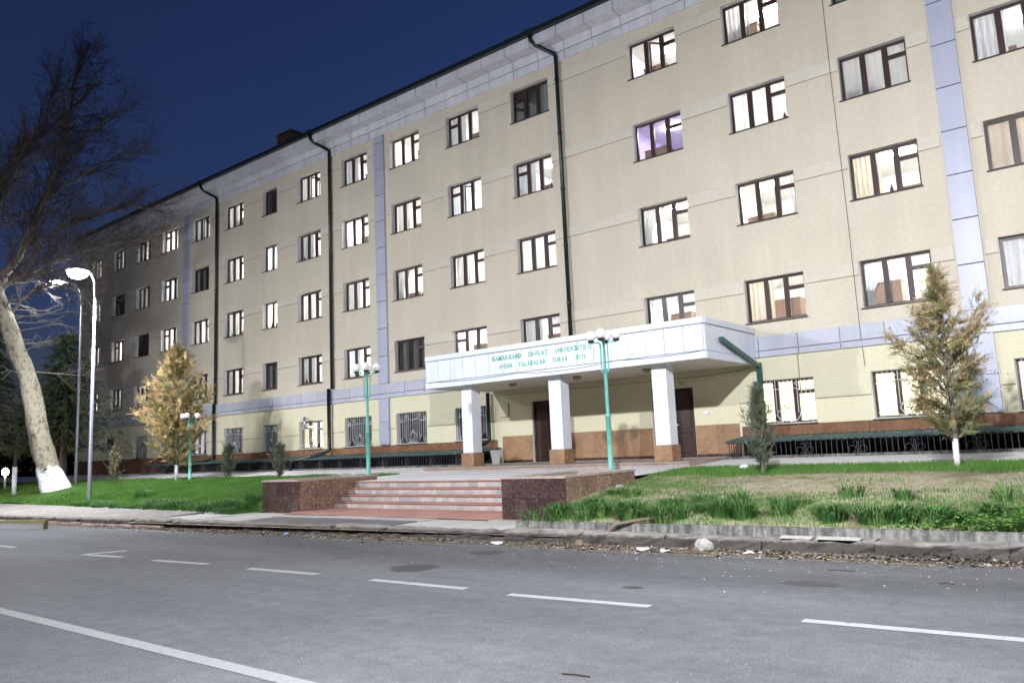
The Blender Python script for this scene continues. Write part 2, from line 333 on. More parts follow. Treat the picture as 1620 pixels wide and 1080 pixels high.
# ------------------------------------------------------------------ mesh helpers
class MB:
    def __init__(s): s.v = []; s.f = []
    def quad(s, *p):
        n = len(s.v); s.v += [tuple(q) for q in p]; s.f.append(tuple(range(n, n + len(p))))
        return s
    def box(s, x0, x1, y0, y1, z0, z1):
        n = len(s.v)
        s.v += [(x0, y0, z0), (x1, y0, z0), (x1, y1, z0), (x0, y1, z0), (x0, y0, z1), (x1, y0, z1), (x1, y1, z1), (x0, y1, z1)]
        s.f += [tuple(n + i for i in q) for q in ((0, 3, 2, 1), (4, 5, 6, 7), (0, 1, 5, 4), (1, 2, 6, 5), (2, 3, 7, 6), (3, 0, 4, 7))]
        return s
    def cbox(s, x0, x1, y0, y1, z0, z1, b=0.008):
        """box with its front (-y) face chamfered"""
        n = len(s.v)
        s.v += [(x0, y1, z0), (x1, y1, z0), (x1, y1, z1), (x0, y1, z1), (x0, y0 + b, z0), (x1, y0 + b, z0), (x1, y0 + b, z1), (x0, y0 + b, z1),
                (x0 + b, y0, z0 + b), (x1 - b, y0, z0 + b), (x1 - b, y0, z1 - b), (x0 + b, y0, z1 - b)]
        q = [(0, 1, 2, 3), (8, 9, 10, 11), (4, 5, 9, 8), (5, 6, 10, 9), (6, 7, 11, 10), (7, 4, 8, 11), (1, 0, 4, 5), (2, 1, 5, 6), (3, 2, 6, 7), (0, 3, 7, 4)]
        s.f += [tuple(n + i for i in t) for t in q]
        return s
    def tube(s, pts, rad, n=6, cap=True):
        P = [Vector(p) for p in pts]
        if not isinstance(rad, (list, tuple)): rad = [rad] * len(P)
        base = len(s.v); up = Vector((0.31, 0.17, 0.93))
        prev = None
        for i, p in enumerate(P):
            t = (P[min(i + 1, len(P) - 1)] - P[max(i - 1, 0)])
            if t.length < 1e-9: t = Vector((0, 0, 1))
            t.normalize()
            if prev is None:
                a = t.cross(up)
                if a.length < 0.05: a = t.cross(Vector((1, 0, 0)))
            else: a = prev - t * prev.dot(t)
            if a.length < 1e-6: a = t.orthogonal()
            a.normalize(); prev = a; b = t.cross(a)
            for k in range(n):
                w = 2 * math.pi * k / n
                q = p + (a * math.cos(w) + b * math.sin(w)) * rad[i]
                s.v.append((q.x, q.y, q.z))
        for i in range(len(P) - 1):
            for k in range(n):
                a0 = base + i * n + k; a1 = base + i * n + (k + 1) % n
                s.f.append((a0, a1, a1 + n, a0 + n))
        if cap and n > 2:
            s.f.append(tuple(base + k for k in range(n))[::-1]); s.f.append(tuple(base + (len(P) - 1) * n + k for k in range(n)))
        return s
    def lathe(s, prof, c, n=16):
        base = len(s.v)
        for r, z in prof:
            for k in range(n):
                w = 2 * math.pi * k / n
                s.v.append((c[0] + r * math.cos(w), c[1] + r * math.sin(w), c[2] + z))
        for i in range(len(prof) - 1):
            for k in range(n):
                a0 = base + i * n + k; a1 = base + i * n + (k + 1) % n
                s.f.append((a0, a1, a1 + n, a0 + n))
        s.f.append(tuple(base + k for k in range(n))[::-1]); s.f.append(tuple(base + (len(prof) - 1) * n + k for k in range(n)))
        return s
    def poly(s, pts, vec):
        n = len(s.v); m = len(pts); v = Vector(vec)
        s.v += [tuple(p) for p in pts] + [tuple(Vector(p) + v) for p in pts]
        s.f += [tuple(range(n, n + m))[::-1], tuple(range(n + m, n + 2 * m))]
        for k in range(m): s.f.append((n + k, n + (k + 1) % m, n + m + (k + 1) % m, n + m + k))
        return s
    def mesh(s, name, m, smooth=False):
        me = bpy.data.meshes.new(name); me.from_pydata(s.v, [], s.f); me.update()
        if m is not None: me.materials.append(M[m] if isinstance(m, str) else m)
        if smooth: me.shade_smooth()
        return me

def link(name, me, parent=None, loc=None):
    o = bpy.data.objects.new(name, me); COL.objects.link(o)
    if parent is not None:
        o.parent = parent
        if loc is None: o.matrix_parent_inverse = world_of(parent).inverted()
    if loc is not None:
        o.location = loc
        if parent is not None: o.matrix_parent_inverse = world_of(parent).inverted()
    return o
def sub(name, me, parent, loc=(0, 0, 0), rz=0.0):
    """child in the parent's own coordinates"""
    o = bpy.data.objects.new(name, me); COL.objects.link(o); o.parent = parent; o.location = loc
    if rz: o.rotation_euler = (0, 0, rz)
    return o
def world_of(o):
    m = Matrix.LocRotScale(o.location, o.rotation_euler, o.scale)
    if o.parent is not None: m = world_of(o.parent) @ o.matrix_parent_inverse @ m
    return m
def tag(o, label, cat, group=None):
    o['label'] = label; o['category'] = cat
    if group: o['group'] = group
    return o
def empty(name, loc, label, cat, group=None):
    o = bpy.data.objects.new(name, None); COL.objects.link(o); o.location = loc; o.empty_display_size = 0.3
    return tag(o, label, cat, group)
def struct(name, me):
    o = link(name, me); o['kind'] = 'structure'; return o
def copy_tree(o, parent=None):
    c = o.copy(); COL.objects.link(c)
    if parent is not None: c.parent = parent
    for ch in [x for x in bpy.data.objects if x.parent == o]: copy_tree(ch, c)
    return c
def fast_mesh(name, V, F, m, smooth=False, mi=None):
    me = bpy.data.meshes.new(name)
    V = np.asarray(V, np.float32).reshape(-1, 3); F = np.asarray(F, np.int32); k = F.shape[1]
    me.vertices.add(len(V)); me.vertices.foreach_set('co', V.ravel())
    me.loops.add(F.size); me.loops.foreach_set('vertex_index', F.ravel())
    me.polygons.add(len(F)); me.polygons.foreach_set('loop_start', np.arange(0, F.size, k, dtype=np.int32))
    me.polygons.foreach_set('loop_total', np.full(len(F), k, np.int32))
    for q in (m if isinstance(m, (list, tuple)) else [m]): me.materials.append(M[q])
    if mi is not None: me.polygons.foreach_set('material_index', np.asarray(mi, np.int32))
    me.update(calc_edges=True); me.validate()
    if smooth: me.shade_smooth()
    return me
def vnoise(x, y, s=0):
    """cheap smooth value noise in [-1,1]"""
    return (np.sin(x * 1.3 + s * 1.7 + 1.1 * np.sin(y * 0.9 + s)) * np.cos(y * 1.7 - s + 0.8 * np.sin(x * 1.1)) +
            0.5 * np.sin(x * 3.1 + y * 2.3 + s * 2.1) * np.cos(y * 3.7 - x * 1.3 + s)) / 1.5

# ------------------------------------------------------------------ terrain
def yk(x): return -11.65 + 0.06 * np.maximum(x, -70.0)        # front face of the kerb
def yc(x): return np.where(np.asarray(x) < -15, -10.95 - 0.043 * (np.asarray(x) + 18.0), yk(x) + 0.80)                                # back wall of the channel, foot of the lawn
Y_TOP = -4.6
def path_h(y): return 0.87 + np.clip((y + 4.7) / 3.7, -1, 1.2) * 0.15
def lawn_h(x, y):
    x = np.asarray(x, float); y = np.asarray(y, float)
    c = yc(x); t = np.clip((y - c) / (Y_TOP - c), 0, 1)
    z0 = np.where(x < -15, 0.20, 0.26); z = z0 + (0.86 - z0) * (1 - (1 - t) ** 1.8)
    z = z + 0.035 * vnoise(x * 1.1, y * 1.3, 2) * np.sin(t * math.pi) + 0.012 * vnoise(x * 4, y * 4, 5) * np.sin(t * math.pi)
    z = z + 0.20 * np.exp(-((x + 36.3) ** 2 + (y + 8.5) ** 2) / 2.2)
    tap = np.where(x < -15, np.clip((-19.05 - x) / 0.9, 0, 1), np.clip((x + 8.9) / 0.9, 0, 1)); fr = np.clip((-9.75 - y) / 0.2, 0, 1)
    z = z * (1 - fr * (1 - tap)) + 0.155 * fr * (1 - tap)
    return z

def grid_mesh(name, xs, ys, hf, m):
    X, Y = np.meshgrid(xs, ys)
    YY = Y
    V = np.stack([X, YY, hf(X, YY)], -1).reshape(-1, 3)
    nx, ny = len(xs), len(ys); i = np.arange(nx - 1); j = np.arange(ny - 1)
    I, J = np.meshgrid(i, j); a = (J * nx + I).ravel()
    return fast_mesh(name, V, np.stack([a, a + 1, a + 1 + nx, a + nx], 1), m, True)

def ribbon(name, xs, y0f, y1f, ny, hf, m):
    xs = np.asarray(xs, float); t = np.linspace(0, 1, ny)
    X = np.repeat(xs[None], ny, 0); Y = y0f(X) + (y1f(X) - y0f(X)) * t[:, None]
    V = np.stack([X, Y, hf(X, Y)], -1).reshape(-1, 3)
    nx = len(xs); I, J = np.meshgrid(np.arange(nx - 1), np.arange(ny - 1)); a = (J * nx + I).ravel()
    return fast_mesh(name, V, np.stack([a, a + 1, a + 1 + nx, a + nx], 1), m, True)

g = struct('ground', MB().quad((-600, -600, -0.06), (600, -600, -0.06), (600, 600, -0.06), (-600, 600, -0.06)).mesh('ground', 'earth'))
road = struct('road', ribbon('road', np.linspace(-200, 60, 131), lambda x: 0 * x - 20.95, lambda x: yk(x) + 0.05, 8, lambda x, y: 0 * x, 'asphalt'))
lawnl = struct('lawn', ribbon('lawn', np.linspace(-75, -18.9, 180), yc, lambda x: 0 * x + Y_TOP + 0.1, 40, lawn_h, 'soil_l'))
lawnr = struct('lawn', ribbon('lawn', np.linspace(-8.95, 16, 140), yc, lambda x: 0 * x + Y_TOP + 0.1, 60, lawn_h, 'soil_r'))
path = struct('path', ribbon('path', np.linspace(-75, 16, 92), lambda x: 0 * x - 4.62, lambda x: 0 * x + 0.05, 12, lambda x, y: path_h(y), 'plaza'))
plaza = struct('plaza', MB().quad((-19.12, -8.0, 0.848), (-8.83, -8.0, 0.848), (-8.83, -4.55, 0.883), (-19.12, -4.55, 0.883)).mesh('plaza', 'plaza'))
far_pave = struct('pavement', MB().box(-200, 60, -45, -20.9, -0.05, 0.14).mesh('pavement', 'slab'))

# kerb: separate stones, broken and uneven
def kerb_mesh(seed, L=1.46, W=0.42, Hh=0.19):
    rg = np.random.default_rng(seed); nx = 9
    prof = [(0, -0.06), (0.0, 0.05), (0.005, Hh - 0.03), (0.03, Hh), (0.2, Hh + 0.005), (W, Hh - 0.01), (W + 0.02, -0.06)]
    V = []
    for i in range(nx):
        for k, (w, z) in enumerate(prof):
            jx = rg.normal(0, 0.018, 3)
            bite = -0.06 * (rg.random() > 0.66) * rg.random() if k in (2, 3) else 0
            V.append((L * i / (nx - 1), w + jx[1] - bite * 0.6, z + jx[2] * 0.7 + bite))
    F = []; m = len(prof)
    for i in range(nx - 1):
        for k in range(m - 1):
            a = i * m + k; F.append((a, a + m, a + m + 1, a + 1))
    b = MB(); b.v = V; b.f = F
    b.f.append(tuple(range(m))); b.f.append(tuple((nx - 1) * m + k for k in range(m))[::-1])
    return b
kerb = struct('kerb', MB().box(-75, 16, -0.1, -0.05, -0.3, -0.25).mesh('kerb', 'kerb'))
kerb.location = (0, -12, 0)
kms = [kerb_mesh(s).mesh('kerb_stone', 'kerb', False) for s in range(6)]
kang = math.atan(0.06)
n = 0
x = -70.0
while x < 14:
    o = sub('kerb_stone', kms[(n * 5 + n // 4) % 6], kerb, (x, float(yk(x)) + 12 + random.uniform(-0.012, 0.012), random.uniform(-0.015, 0.012)), kang + random.uniform(-0.006, 0.006))
    if random.random() < 0.25: o.rotation_euler.x = random.uniform(-0.03, 0.05)
    x += 1.462; n += 1
# low course of reddish stones in front of the kerb at the far left
lk = MB(); lk.cbox(0, 0.62, 0, 0.12, -0.04, 0.085, 0.015); lkm = lk.mesh('kerb_foot_stone', 'kerb_red')
for k in range(26):
    xx = -36 + k * 0.66
    sub('kerb_foot_stone', lkm, kerb, (xx, float(yk(xx)) + 12 - 0.10 + random.uniform(-0.015, 0.01), random.uniform(-0.03, 0.0)), kang)

# drainage channel behind the kerb, right of the steps
ch = struct('drain_channel', ribbon('drain_channel', np.linspace(-8.7, 15, 40), lambda x: yk(x) + 0.40, lambda x: yk(x) + 0.82, 3, lambda x, y: 0 * x + 0.06, 'channel'))
b = MB()
for k in range(5):
    x0 = -8.95 + k * 4.8; x1 = x0 + 4.796
    y0 = float(yc(x0)); y1 = float(yc(x1)); dz = random.uniform(-0.006, 0.006)
    w = MB(); w.poly([(x0, y0 - 0.05, 0.03), (x1, y1 - 0.05, 0.03), (x1, y1 - 0.02, 0.275 + dz), (x0, y0 - 0.02, 0.275 + dz)], (0, 0.10, 0))
    link('channel_panel', w.mesh('channel_panel', 'channel'), ch)

# pavement slabs between the kerb and the steps
verge = struct('verge', ribbon('verge', np.linspace(-75, -20.4, 60), lambda x: yk(x) + 0.40, lambda x: yc(x) + 0.25, 4, lambda x, y: 0.165 + 0.04 * np.clip((y - yk(x) - 0.4) / 1.5, 0, 1) + 0.006 * vnoise(x * 3, y * 5, 1), 'verge'))
sl = struct('sidewalk', MB().quad((-20.5, -13.0, 0.13), (-7.3, -12.1, 0.13), (-7.3, -9.85, 0.13), (-20.5, -9.85, 0.13)).mesh('sidewalk', 'soil_r'))
xs = [-20.4, -18.6, -16.9, -15.2, -13.6, -11.9, -10.3, -8.9, -7.5]
for k in range(8):
    x0, x1 = xs[k] + 0.02, xs[k + 1] - 0.02; dz = random.uniform(-0.012, 0.01)
    a0, a1 = float(yk(x0)) + 0.44, float(yk(x1)) + 0.44
    ymid = -10.95
    w = MB(); w.poly([(x0, a0, 0.155 + dz), (x1, a1, 0.155 + dz), (x1, ymid - 0.02, 0.16 + dz), (x0, ymid - 0.02, 0.16 + dz)], (0, 0, -0.08))
    link('paving_slab', w.mesh('paving_slab', 'slab_dk' if k in (2, 3, 4) else 'slab'), sl)
    w = MB(); w.box(x0, x1, ymid, -10.22, 0.06, 0.150 + dz); link('paving_slab', w.mesh('paving_slab', 'slab'), sl)

# road markings
def strip(x0, y0, x1, y1, w, z=0.004, wob=0.0):
    d = Vector((x1 - x0, y1 - y0, 0)); L = d.length; d.normalize(); nrm = Vector((-d.y, d.x, 0)) * w / 2
    return MB().quad((x0 - nrm.x, y0 - nrm.y, z), (x1 - nrm.x, y1 - nrm.y, z), (x1 + nrm.x, y1 + nrm.y, z), (x0 + nrm.x, y0 + nrm.y, z))
dash = [(-13.02, -16.05, -11.56, -15.91), (-10.45, -15.92, -8.94, -15.82), (-7.85, -15.82, -6.26, -15.77), (-5.57, -15.83, -3.89, -15.71), (-2.43, -15.65, -0.75, -15.56), (0.35, -15.5, 2.1, -15.4), (3.3, -15.35, 5.0, -15.27)]
for d in dash: link('lane_dash', strip(*d, 0.13).mesh('lane_dash', 'paint'), road)
link('lane_dash', strip(-15.35, -16.19, -14.08, -16.07, 0.13).mesh('lane_dash', 'paint'), road)
link('lane_dash', strip(-15.35, -16.19, -15.0, -15.55, 0.16).mesh('lane_dash', 'paint'), road)
for k in range(4):
    xa = -18.4 - k * 2.6; link('lane_dash', strip(xa - 1.5, -16.2 + 0.01 * (xa - 1.5 + 15) * 5 * 0.2, xa, -16.25, 0.13).mesh('lane_dash', 'paint_old'), road)
link('edge_line', strip(-40, -19.35, 20, -18.95, 0.15).mesh('edge_line', 'paint_old'), road)
link('edge_line', strip(-13.0, -12.97, -2.0, -12.2, 0.09).mesh('edge_line', 'paint_yellow'), road)
link('edge_line', strip(-20.6, -13.26, -17.2, -13.16, 0.12).mesh('edge_line', 'paint_old'), road)
for (cx, cy, rx, ry) in ((-8.04, -14.87, 0.34, 0.30), (-8.06, -13.28, 0.30, 0.22), (-9.97, -14.51, 0.14, 0.10), (-4.55, -14.9, 0.13, 0.08), (-2.9, -13.9, 0.3, 0.16)):
    w = MB(); w.quad(*[(cx + rx * (1 + 0.12 * math.sin(3 * a + cx)) * math.cos(a), cy + ry * (1 + 0.12 * math.sin(2 * a)) * math.sin(a), 0.003) for a in [2 * math.pi * k / 28 for k in range(28)]])
    link('asphalt_stain', w.mesh('asphalt_stain', 'patch'), road)

# ------------------------------------------------------------------ building
BL, BR = -55.2, 14.0
ZR = {1: 1.93, 2: 4.99, 3: 8.07, 4: 11.03, 5: 13.99}         # sill heights
HW = 1.335
CX = {0: -53.6, 1: -50.5, 2: -47.35, 3: -44.23, 4: -40.82, 5: -37.47, 6: -33.92, 7: -30.98, 8: -27.6, 9: -24.26, 10: -20.87, 11: -17.42, 12: -12.19,
      13: -8.76, 14: -5.43, 15: -2.1, 16: 1.3, 17: 4.7, 18: 8.1}
WW = {c: 1.866 for c in CX}; WW[6] = 1.30; WW[0] = 1.5; WW[1] = 1.7; WW[2] = 1.75
bld = empty('dormitory_building', (-27.0, 0.0, 1.0), 'long five storey cream dormitory with lit windows and lavender pilasters', 'building')
DOORS = [(-17.04, -15.54), (-12.12, -10.66)]
DZ0, DZ1 = 1.04, 3.24
# openings: (x0,x1,z0,z1)
OPEN = []
WIN = {}
for c in CX:
    for r in (1, 2, 3, 4, 5):
        if r == 1 and c in (0, 1, 11, 12): continue
        x0, x1 = CX[c] + 0.05, CX[c] + WW[c] - 0.03
        z0, z1 = ZR[r] + 0.02, ZR[r] + HW
        if r == 1: z1 = ZR[1] + 1.31
        WIN[(c, r)] = (x0, x1, z0, z1); OPEN.append((x0, x1, z0, z1))
for d in DOORS: OPEN.append((d[0], d[1], DZ0, DZ1))

def wall_with_holes(z_lo, z_hi, m, name):
    ops = [o for o in OPEN if o[2] < z_hi and o[3] > z_lo]
    xs = sorted({BL, BR} | {o[0] for o in ops} | {o[1] for o in ops})
    zs = sorted({z_lo, z_hi} | {z for o in ops for z in (o[2], o[3]) if z_lo < z < z_hi})
    b = MB()
    for i in range(len(xs) - 1):
        for k in range(len(zs) - 1):
            cx, cz = (xs[i] + xs[i + 1]) / 2, (zs[k] + zs[k + 1]) / 2
            if any(o[0] < cx < o[1] and o[2] < cz < o[3] for o in ops): continue
            b.quad((xs[i], 0, zs[k]), (xs[i + 1], 0, zs[k]), (xs[i + 1], 0, zs[k + 1]), (xs[i], 0, zs[k + 1]))
    return link(name, b.mesh(name, m), bld)
wall_with_holes(0.5, 4.0, 'wall_low', 'wall')
wall_with_holes(4.0, 16.5, 'wall', 'wall')
b = MB()          # back and ends of the block
b.quad((BL, 0, 0.5), (BL, 12, 0.5), (BL, 12, 16.5), (BL, 0, 16.5)); b.quad((BR, 0, 0.5), (BR, 0, 16.5), (BR, 12, 16.5), (BR, 12, 0.5))
b.quad((BL, 12, 0.5), (BR, 12, 0.5), (BR, 12, 16.5), (BL, 12, 16.5))
link('wall', b.mesh('wall', 'wall'), bld)
RD = 0.24          # reveal depth
rev = {}
def reveal_mesh(w, h):
    k = (round(w, 3), round(h, 3))
    if k not in rev:
        b = MB(); y1 = RD + 0.1
        b.quad((0, 0, 0), (0, 0, h), (0, y1, h), (0, y1, 0)); b.quad((w, 0, h), (w, 0, 0), (w, y1, 0), (w, y1, h))
        b.quad((0, 0, h), (w, 0, h), (w, y1, h), (0, y1, h)); b.quad((0, 0, 0), (0, y1, 0), (w, y1, 0), (w, 0, 0))
        rev[k] = b.mesh('reveal', 'reveal')
    return rev[k]

FR = 0.066
fm_cache = {}
def frame_mesh(kind, w, h, openmid):
    """timber window: three lights with a small vent, two lights for the narrow ones"""
    k = (kind, round(w, 3), round(h, 3), openmid)
    if k in fm_cache: return fm_cache[k]
    b = MB(); y0, y1 = -0.035, 0.035; lights = []
    b.box(0, FR, y0, y1, 0, h); b.box(w - FR, w, y0, y1, 0, h); b.box(FR, w - FR, y0, y1, 0, FR); b.box(FR, w - FR, y0, y1, h - FR, h)
    if kind == 'N':
        m = w * 0.5; b.box(m - 0.05, m + 0.05, y0 - 0.004, y1, FR, h - FR)
        lights = [(FR, m - 0.05, FR, h - FR), (m + 0.05, w - FR, FR, h - FR)]
    else:
        a, c2 = w * 0.345, w * 0.675
        if kind == 'L': a, c2 = w * 0.325, w * 0.655
        b.box(a - 0.075, a + 0.075, y0 - 0.004, y1, FR, h - FR); b.box(c2 - 0.075, c2 + 0.075, y0 - 0.004, y1, FR, h - FR)
        zt = h * 0.70
        bays = [(FR, a - 0.075), (a + 0.075, c2 - 0.075), (c2 + 0.075, w - FR)]
        vi = {'R': 2, 'L': 0, 'P': -1}[kind]
        for i, (p, q) in enumerate(bays):
            if i == vi:
                b.box(p, q, y0 - 0.002, y1, zt - 0.055, zt + 0.055)
                lights += [(p, q, FR, zt - 0.045), (p, q, zt + 0.045, h - FR)]
            else: lights.append((p, q, FR, h - FR))
        if openmid:
            lights = [l for l in lights if abs(l[0] - bays[1][0]) > 1e-6]
    fm_cache[k] = (b.mesh('window', 'frame'), lights)
    return fm_cache[k]
pane_cache = {}
def pane_mesh(w, h):
    k = (round(w, 3), round(h, 3))
    if k not in pane_cache:
        pane_cache[k] = MB().quad((0, 0, 0), (w, 0, 0), (w, 0, h), (0, 0, h)).mesh('pane', 'glass')
    return pane_cache[k]
sash_cache = {}
def sash_mesh(w, h):
    k = (round(w, 3), round(h, 3))
    if k not in sash_cache:
        b = MB(); t = 0.05
        b.box(0, t, -0.02, 0.02, 0, h); b.box(w - t, w, -0.02, 0.02, 0, h); b.box(t, w - t, -0.02, 0.02, 0, t); b.box(t, w - t, -0.02, 0.02, h - t, h)
        sash_cache[k] = b.mesh('open_sash', 'frame')
    return sash_cache[k]
sill_cache = {}
def sill_mesh(w):
    k = round(w, 3)
    if k not in sill_cache:
        b = MB(); b.poly([(-0.05, -0.07, -0.035), (-0.05, RD - 0.04, 0.0), (-0.05, RD - 0.04, 0.02), (-0.05, -0.07, -0.008)], (w + 0.08, 0, 0))
        sill_cache[k] = b.mesh('sill', 'sill')
    return sill_cache[k]
def curtain_mesh(kind, w, h, m, seed):
    rg = random.Random(seed); nx, nz = 40, 14
    b = MB(); V = []; ph = rg.uniform(0, 6); fq = rg.uniform(26, 36)
    for j in range(nz + 1):
        t = j / nz; z = h * (1.06 - 1.12 * t)
        for i in range(nx + 1):
            u = i / nx
            if kind == 'full': xx = u * w
            elif kind == 'left': xx = u * w * 0.42
            elif kind == 'right': xx = w - (1 - u) * w * 0.42
            elif kind == 'two': xx = u * w * 0.36 if u <= 0.5 else w - (1 - u) * w * 0.36
            elif kind == 'tied':
                s = 1 - 0.72 * math.sin(min(1, t * 1.25) * math.pi / 2) if t < 0.72 else 0.28 + (t - 0.72) * 0.35
                xx = u * w * 0.5 * s
            elif kind == 'tied_r':
                s = 1 - 0.72 * math.sin(min(1, t * 1.25) * math.pi / 2) if t < 0.72 else 0.28 + (t - 0.72) * 0.35
                xx = w - (1 - u) * w * 0.5 * s
            yy = 0.045 * math.sin(u * fq + ph) + 0.012 * math.sin(u * fq * 2.3 + t * 2)
            V.append((xx, yy, z))
    b.v = V
    for j in range(nz):
        for i in range(nx):
            if kind == 'two' and i == nx // 2: continue
            a = j * (nx + 1) + i; b.f.append((a, a + 1, a + nx + 2, a + nx + 1))
    return b.mesh('curtain', m, True)
cur_cache = {}
def curtain(kind, w, h, m, seed):
    k = (kind, round(w, 2), round(h, 2), m, seed % 3)
    if k not in cur_cache: cur_cache[k] = curtain_mesh(kind, w, h, m, seed % 3)
    return cur_cache[k]
room_cache = {}
def room_mesh(w, m):
    k = (round(w, 2), m)
    if k not in room_cache:
        b = MB(); x0, x1, y0, y1, z0, z1 = -0.55, w + 0.55, RD + 0.105, 4.2, -0.88, 1.72
        b.quad((x0, y1, z0), (x1, y1, z0), (x1, y1, z1), (x0, y1, z1)); b.quad((x0, y0, z0), (x0, y1, z0), (x0, y1, z1), (x0, y0, z1))
        b.quad((x1, y0, z0), (x1, y0, z1), (x1, y1, z1), (x1, y1, z0)); b.quad((x0, y0, z0), (x1, y0, z0), (x1, y1, z0), (x0, y1, z0))
        h = HW
        b.quad((x0, y0, z0), (x0, y0, z1), (0, y0, z1), (0, y0, z0)); b.quad((w, y0, z0), (w, y0, z1), (x1, y0, z1), (x1, y0, z0))
        b.quad((0, y0, z0), (0, y0, 0), (w, y0, 0), (w, y0, z0)); b.quad((0, y0, h), (0, y0, z1), (w, y0, z1), (w, y0, h))
        me = b.mesh('room', m)
        me.materials.append(M['ceiling'])
        c = MB().quad((x0, y0, z1), (x0, y1, z1), (x1, y1, z1), (x1, y0, z1)).mesh('room_ceiling', 'ceiling')
        room_cache[k] = (me, c)
    return room_cache[k]
tube_m = {}
def tube_lamp(m):
    if m not in tube_m:
        b = MB(); b.box(-0.6, 0.6, -0.09, 0.09, -0.06, 0); tube_m[m] = b.mesh('ceiling_lamp', m)
    return tube_m[m]
# wrought-iron grille for the ground floor windows
def spiral(cx, cz, r0, a0, turns, sgn, n=18):
    return [(cx + sgn * r0 * (1 - 0.75 * k / n) * math.cos(a0 + turns * 2 * math.pi * k / n), 0, cz + r0 * (1 - 0.75 * k / n) * math.sin(a0 + turns * 2 * math.pi * k / n)) for k in range(n + 1)]
gr_cache = {}
def grille_mesh(w, h, m):
    k = (round(w, 2), round(h, 2), m)
    if k in gr_cache: return gr_cache[k]
    b = MB(); t = 0.0125
    b.tube([(0, 0, 0), (w, 0, 0), (w, 0, h), (0, 0, h), (0, 0, 0)], t, 4)
    nb = max(6, int(w / 0.125))
    for i in range(1, nb):
        xx = w * i / nb
        d = abs(xx - w / 2) / (w / 2)
        zb = 0.0 if d > 0.8 else 0.12 + 0.30 * (1 - d)
        b.tube([(xx, 0, zb), (xx, 0, h)], t * 0.9, 4)
    cx = w / 2
    for s in (-1, 1):
        heart = [(cx, 0, 0.05), (cx + s * 0.17, 0, 0.10), (cx + s * 0.26, 0, 0.24), (cx + s * 0.20, 0, 0.36), (cx + s * 0.08, 0, 0.40), (cx, 0, 0.56)]
        b.tube(heart, t * 1.3, 4)
        inner = [(cx, 0, 0.12), (cx + s * 0.10, 0, 0.18), (cx + s * 0.12, 0, 0.28), (cx + s * 0.03, 0, 0.34)]
        b.tube(inner, t * 1.2, 4)
        b.tube([(cx + s * 0.10, 0, 0.03), (cx + s * 0.30, 0, 0.06), (cx + s * 0.40, 0, 0.18), (cx + s * 0.45, 0, 0.32)], t * 1.2, 4)
        b.tube(spiral(cx + s * w * 0.40, 0.12, 0.10, 0, 1.1, s), t, 4)
        b.tube(spiral(cx + s * w * 0.40, h * 0.80, 0.09, math.pi, 1.2, s), t, 4)
        b.tube(spiral(cx + s * w * 0.22, h * 0.88, 0.08, 0, 1.2, -s), t, 4)
        b.tube([(cx + s * w * 0.47, 0, h * 0.74), (cx + s * w * 0.3, 0, h * 0.72), (cx + s * w * 0.15, 0, h * 0.80), (cx, 0, h * 0.76)], t, 4)
    gr_cache[k] = b.mesh('grille', m)
    return gr_cache[k]

# state of every window: (kind, light, [curtains], wardrobe, open)
S = {}
def st(c, r, kind='R', light='on', cur=(), ward=None, opened=False, lilac=False): S[(c, r)] = dict(kind=kind, light=light, cur=cur, ward=ward, opened=opened, lilac=lilac)
st(0, 5, light='dim'); st(1, 5, 'L', 'dim', ('left',)); st(2, 5, 'R', 'dim', ('two',)); st(3, 5, 'L', 'on', ()); st(4, 5, 'R', 'on', ('left',), 'm', True); st(5, 5, 'R', 'on', ('left',), 'm')
st(6, 5, 'N', 'off'); st(7, 5, 'R', 'on', ('left',), None, True); st(8, 5, 'R', 'on', ('left',), 'm'); st(9, 5, 'R', 'on', (), 'r'); st(10, 5, 'L', 'on', ('left',), 'm')
st(11, 5, 'L', 'off', ('right',)); st(12, 5, 'R', 'on', (), 'l', True); st(13, 5, 'R', 'on', ('left',), 'l'); st(14, 5, 'R', 'off', ('full',)); st(15, 5, 'R', 'on', ('left',))
st(0, 4, light='dim'); st(1, 4, 'L', 'off'); st(2, 4, 'R', 'dim', ('left',)); st(3, 4, 'L', 'on', ('right',)); st(4, 4, 'R', 'off', ('left',)); st(5, 4, 'R', 'on', ('left',), 'm'); st(6, 4, 'N', 'on', ('full',))
st(7, 4, 'R', 'on', ('left',), 'm'); st(8, 4, 'R', 'on', (), 'm'); st(9, 4, 'R', 'on', ('left',), 'm'); st(10, 4, 'L', 'on', ('left',), None, True); st(11, 4, 'L', 'on', ('left',), 'm')
st(12, 4, 'R', 'lilac', (), 'l', False, True); st(13, 4, 'R', 'on', ('full',)); st(14, 4, 'R', 'dim2', ('full',), 'l'); st(15, 4, 'R', 'on', ('left',), 'l')
st(0, 3, light='dim'); st(1, 3, 'L', 'on', ('two',)); st(2, 3, 'R', 'off', ('full',)); st(3, 3, 'L', 'on', ('right',)); st(4, 3, 'R', 'on', ('two',)); st(5, 3, 'R', 'on', ('left',), 'm'); st(6, 3, 'N', 'on', ())
st(7, 3, 'R', 'on', ('full',)); st(8, 3, 'R', 'on', ('left',), 'm'); st(9, 3, 'R', 'on', ('tied',), 'l'); st(10, 3, 'R', 'on', ('left',), 'r'); st(11, 3, 'R', 'on', ('full',)); st(12, 3, 'R', 'on', ('tied',), 'm')
st(13, 3, 'R', 'on', ('tied_r',), 'l'); st(14, 3, 'R', 'on', ('left', 'tan'), 'r'); st(15, 3, 'R', 'dim2', ('full', 'tan'))
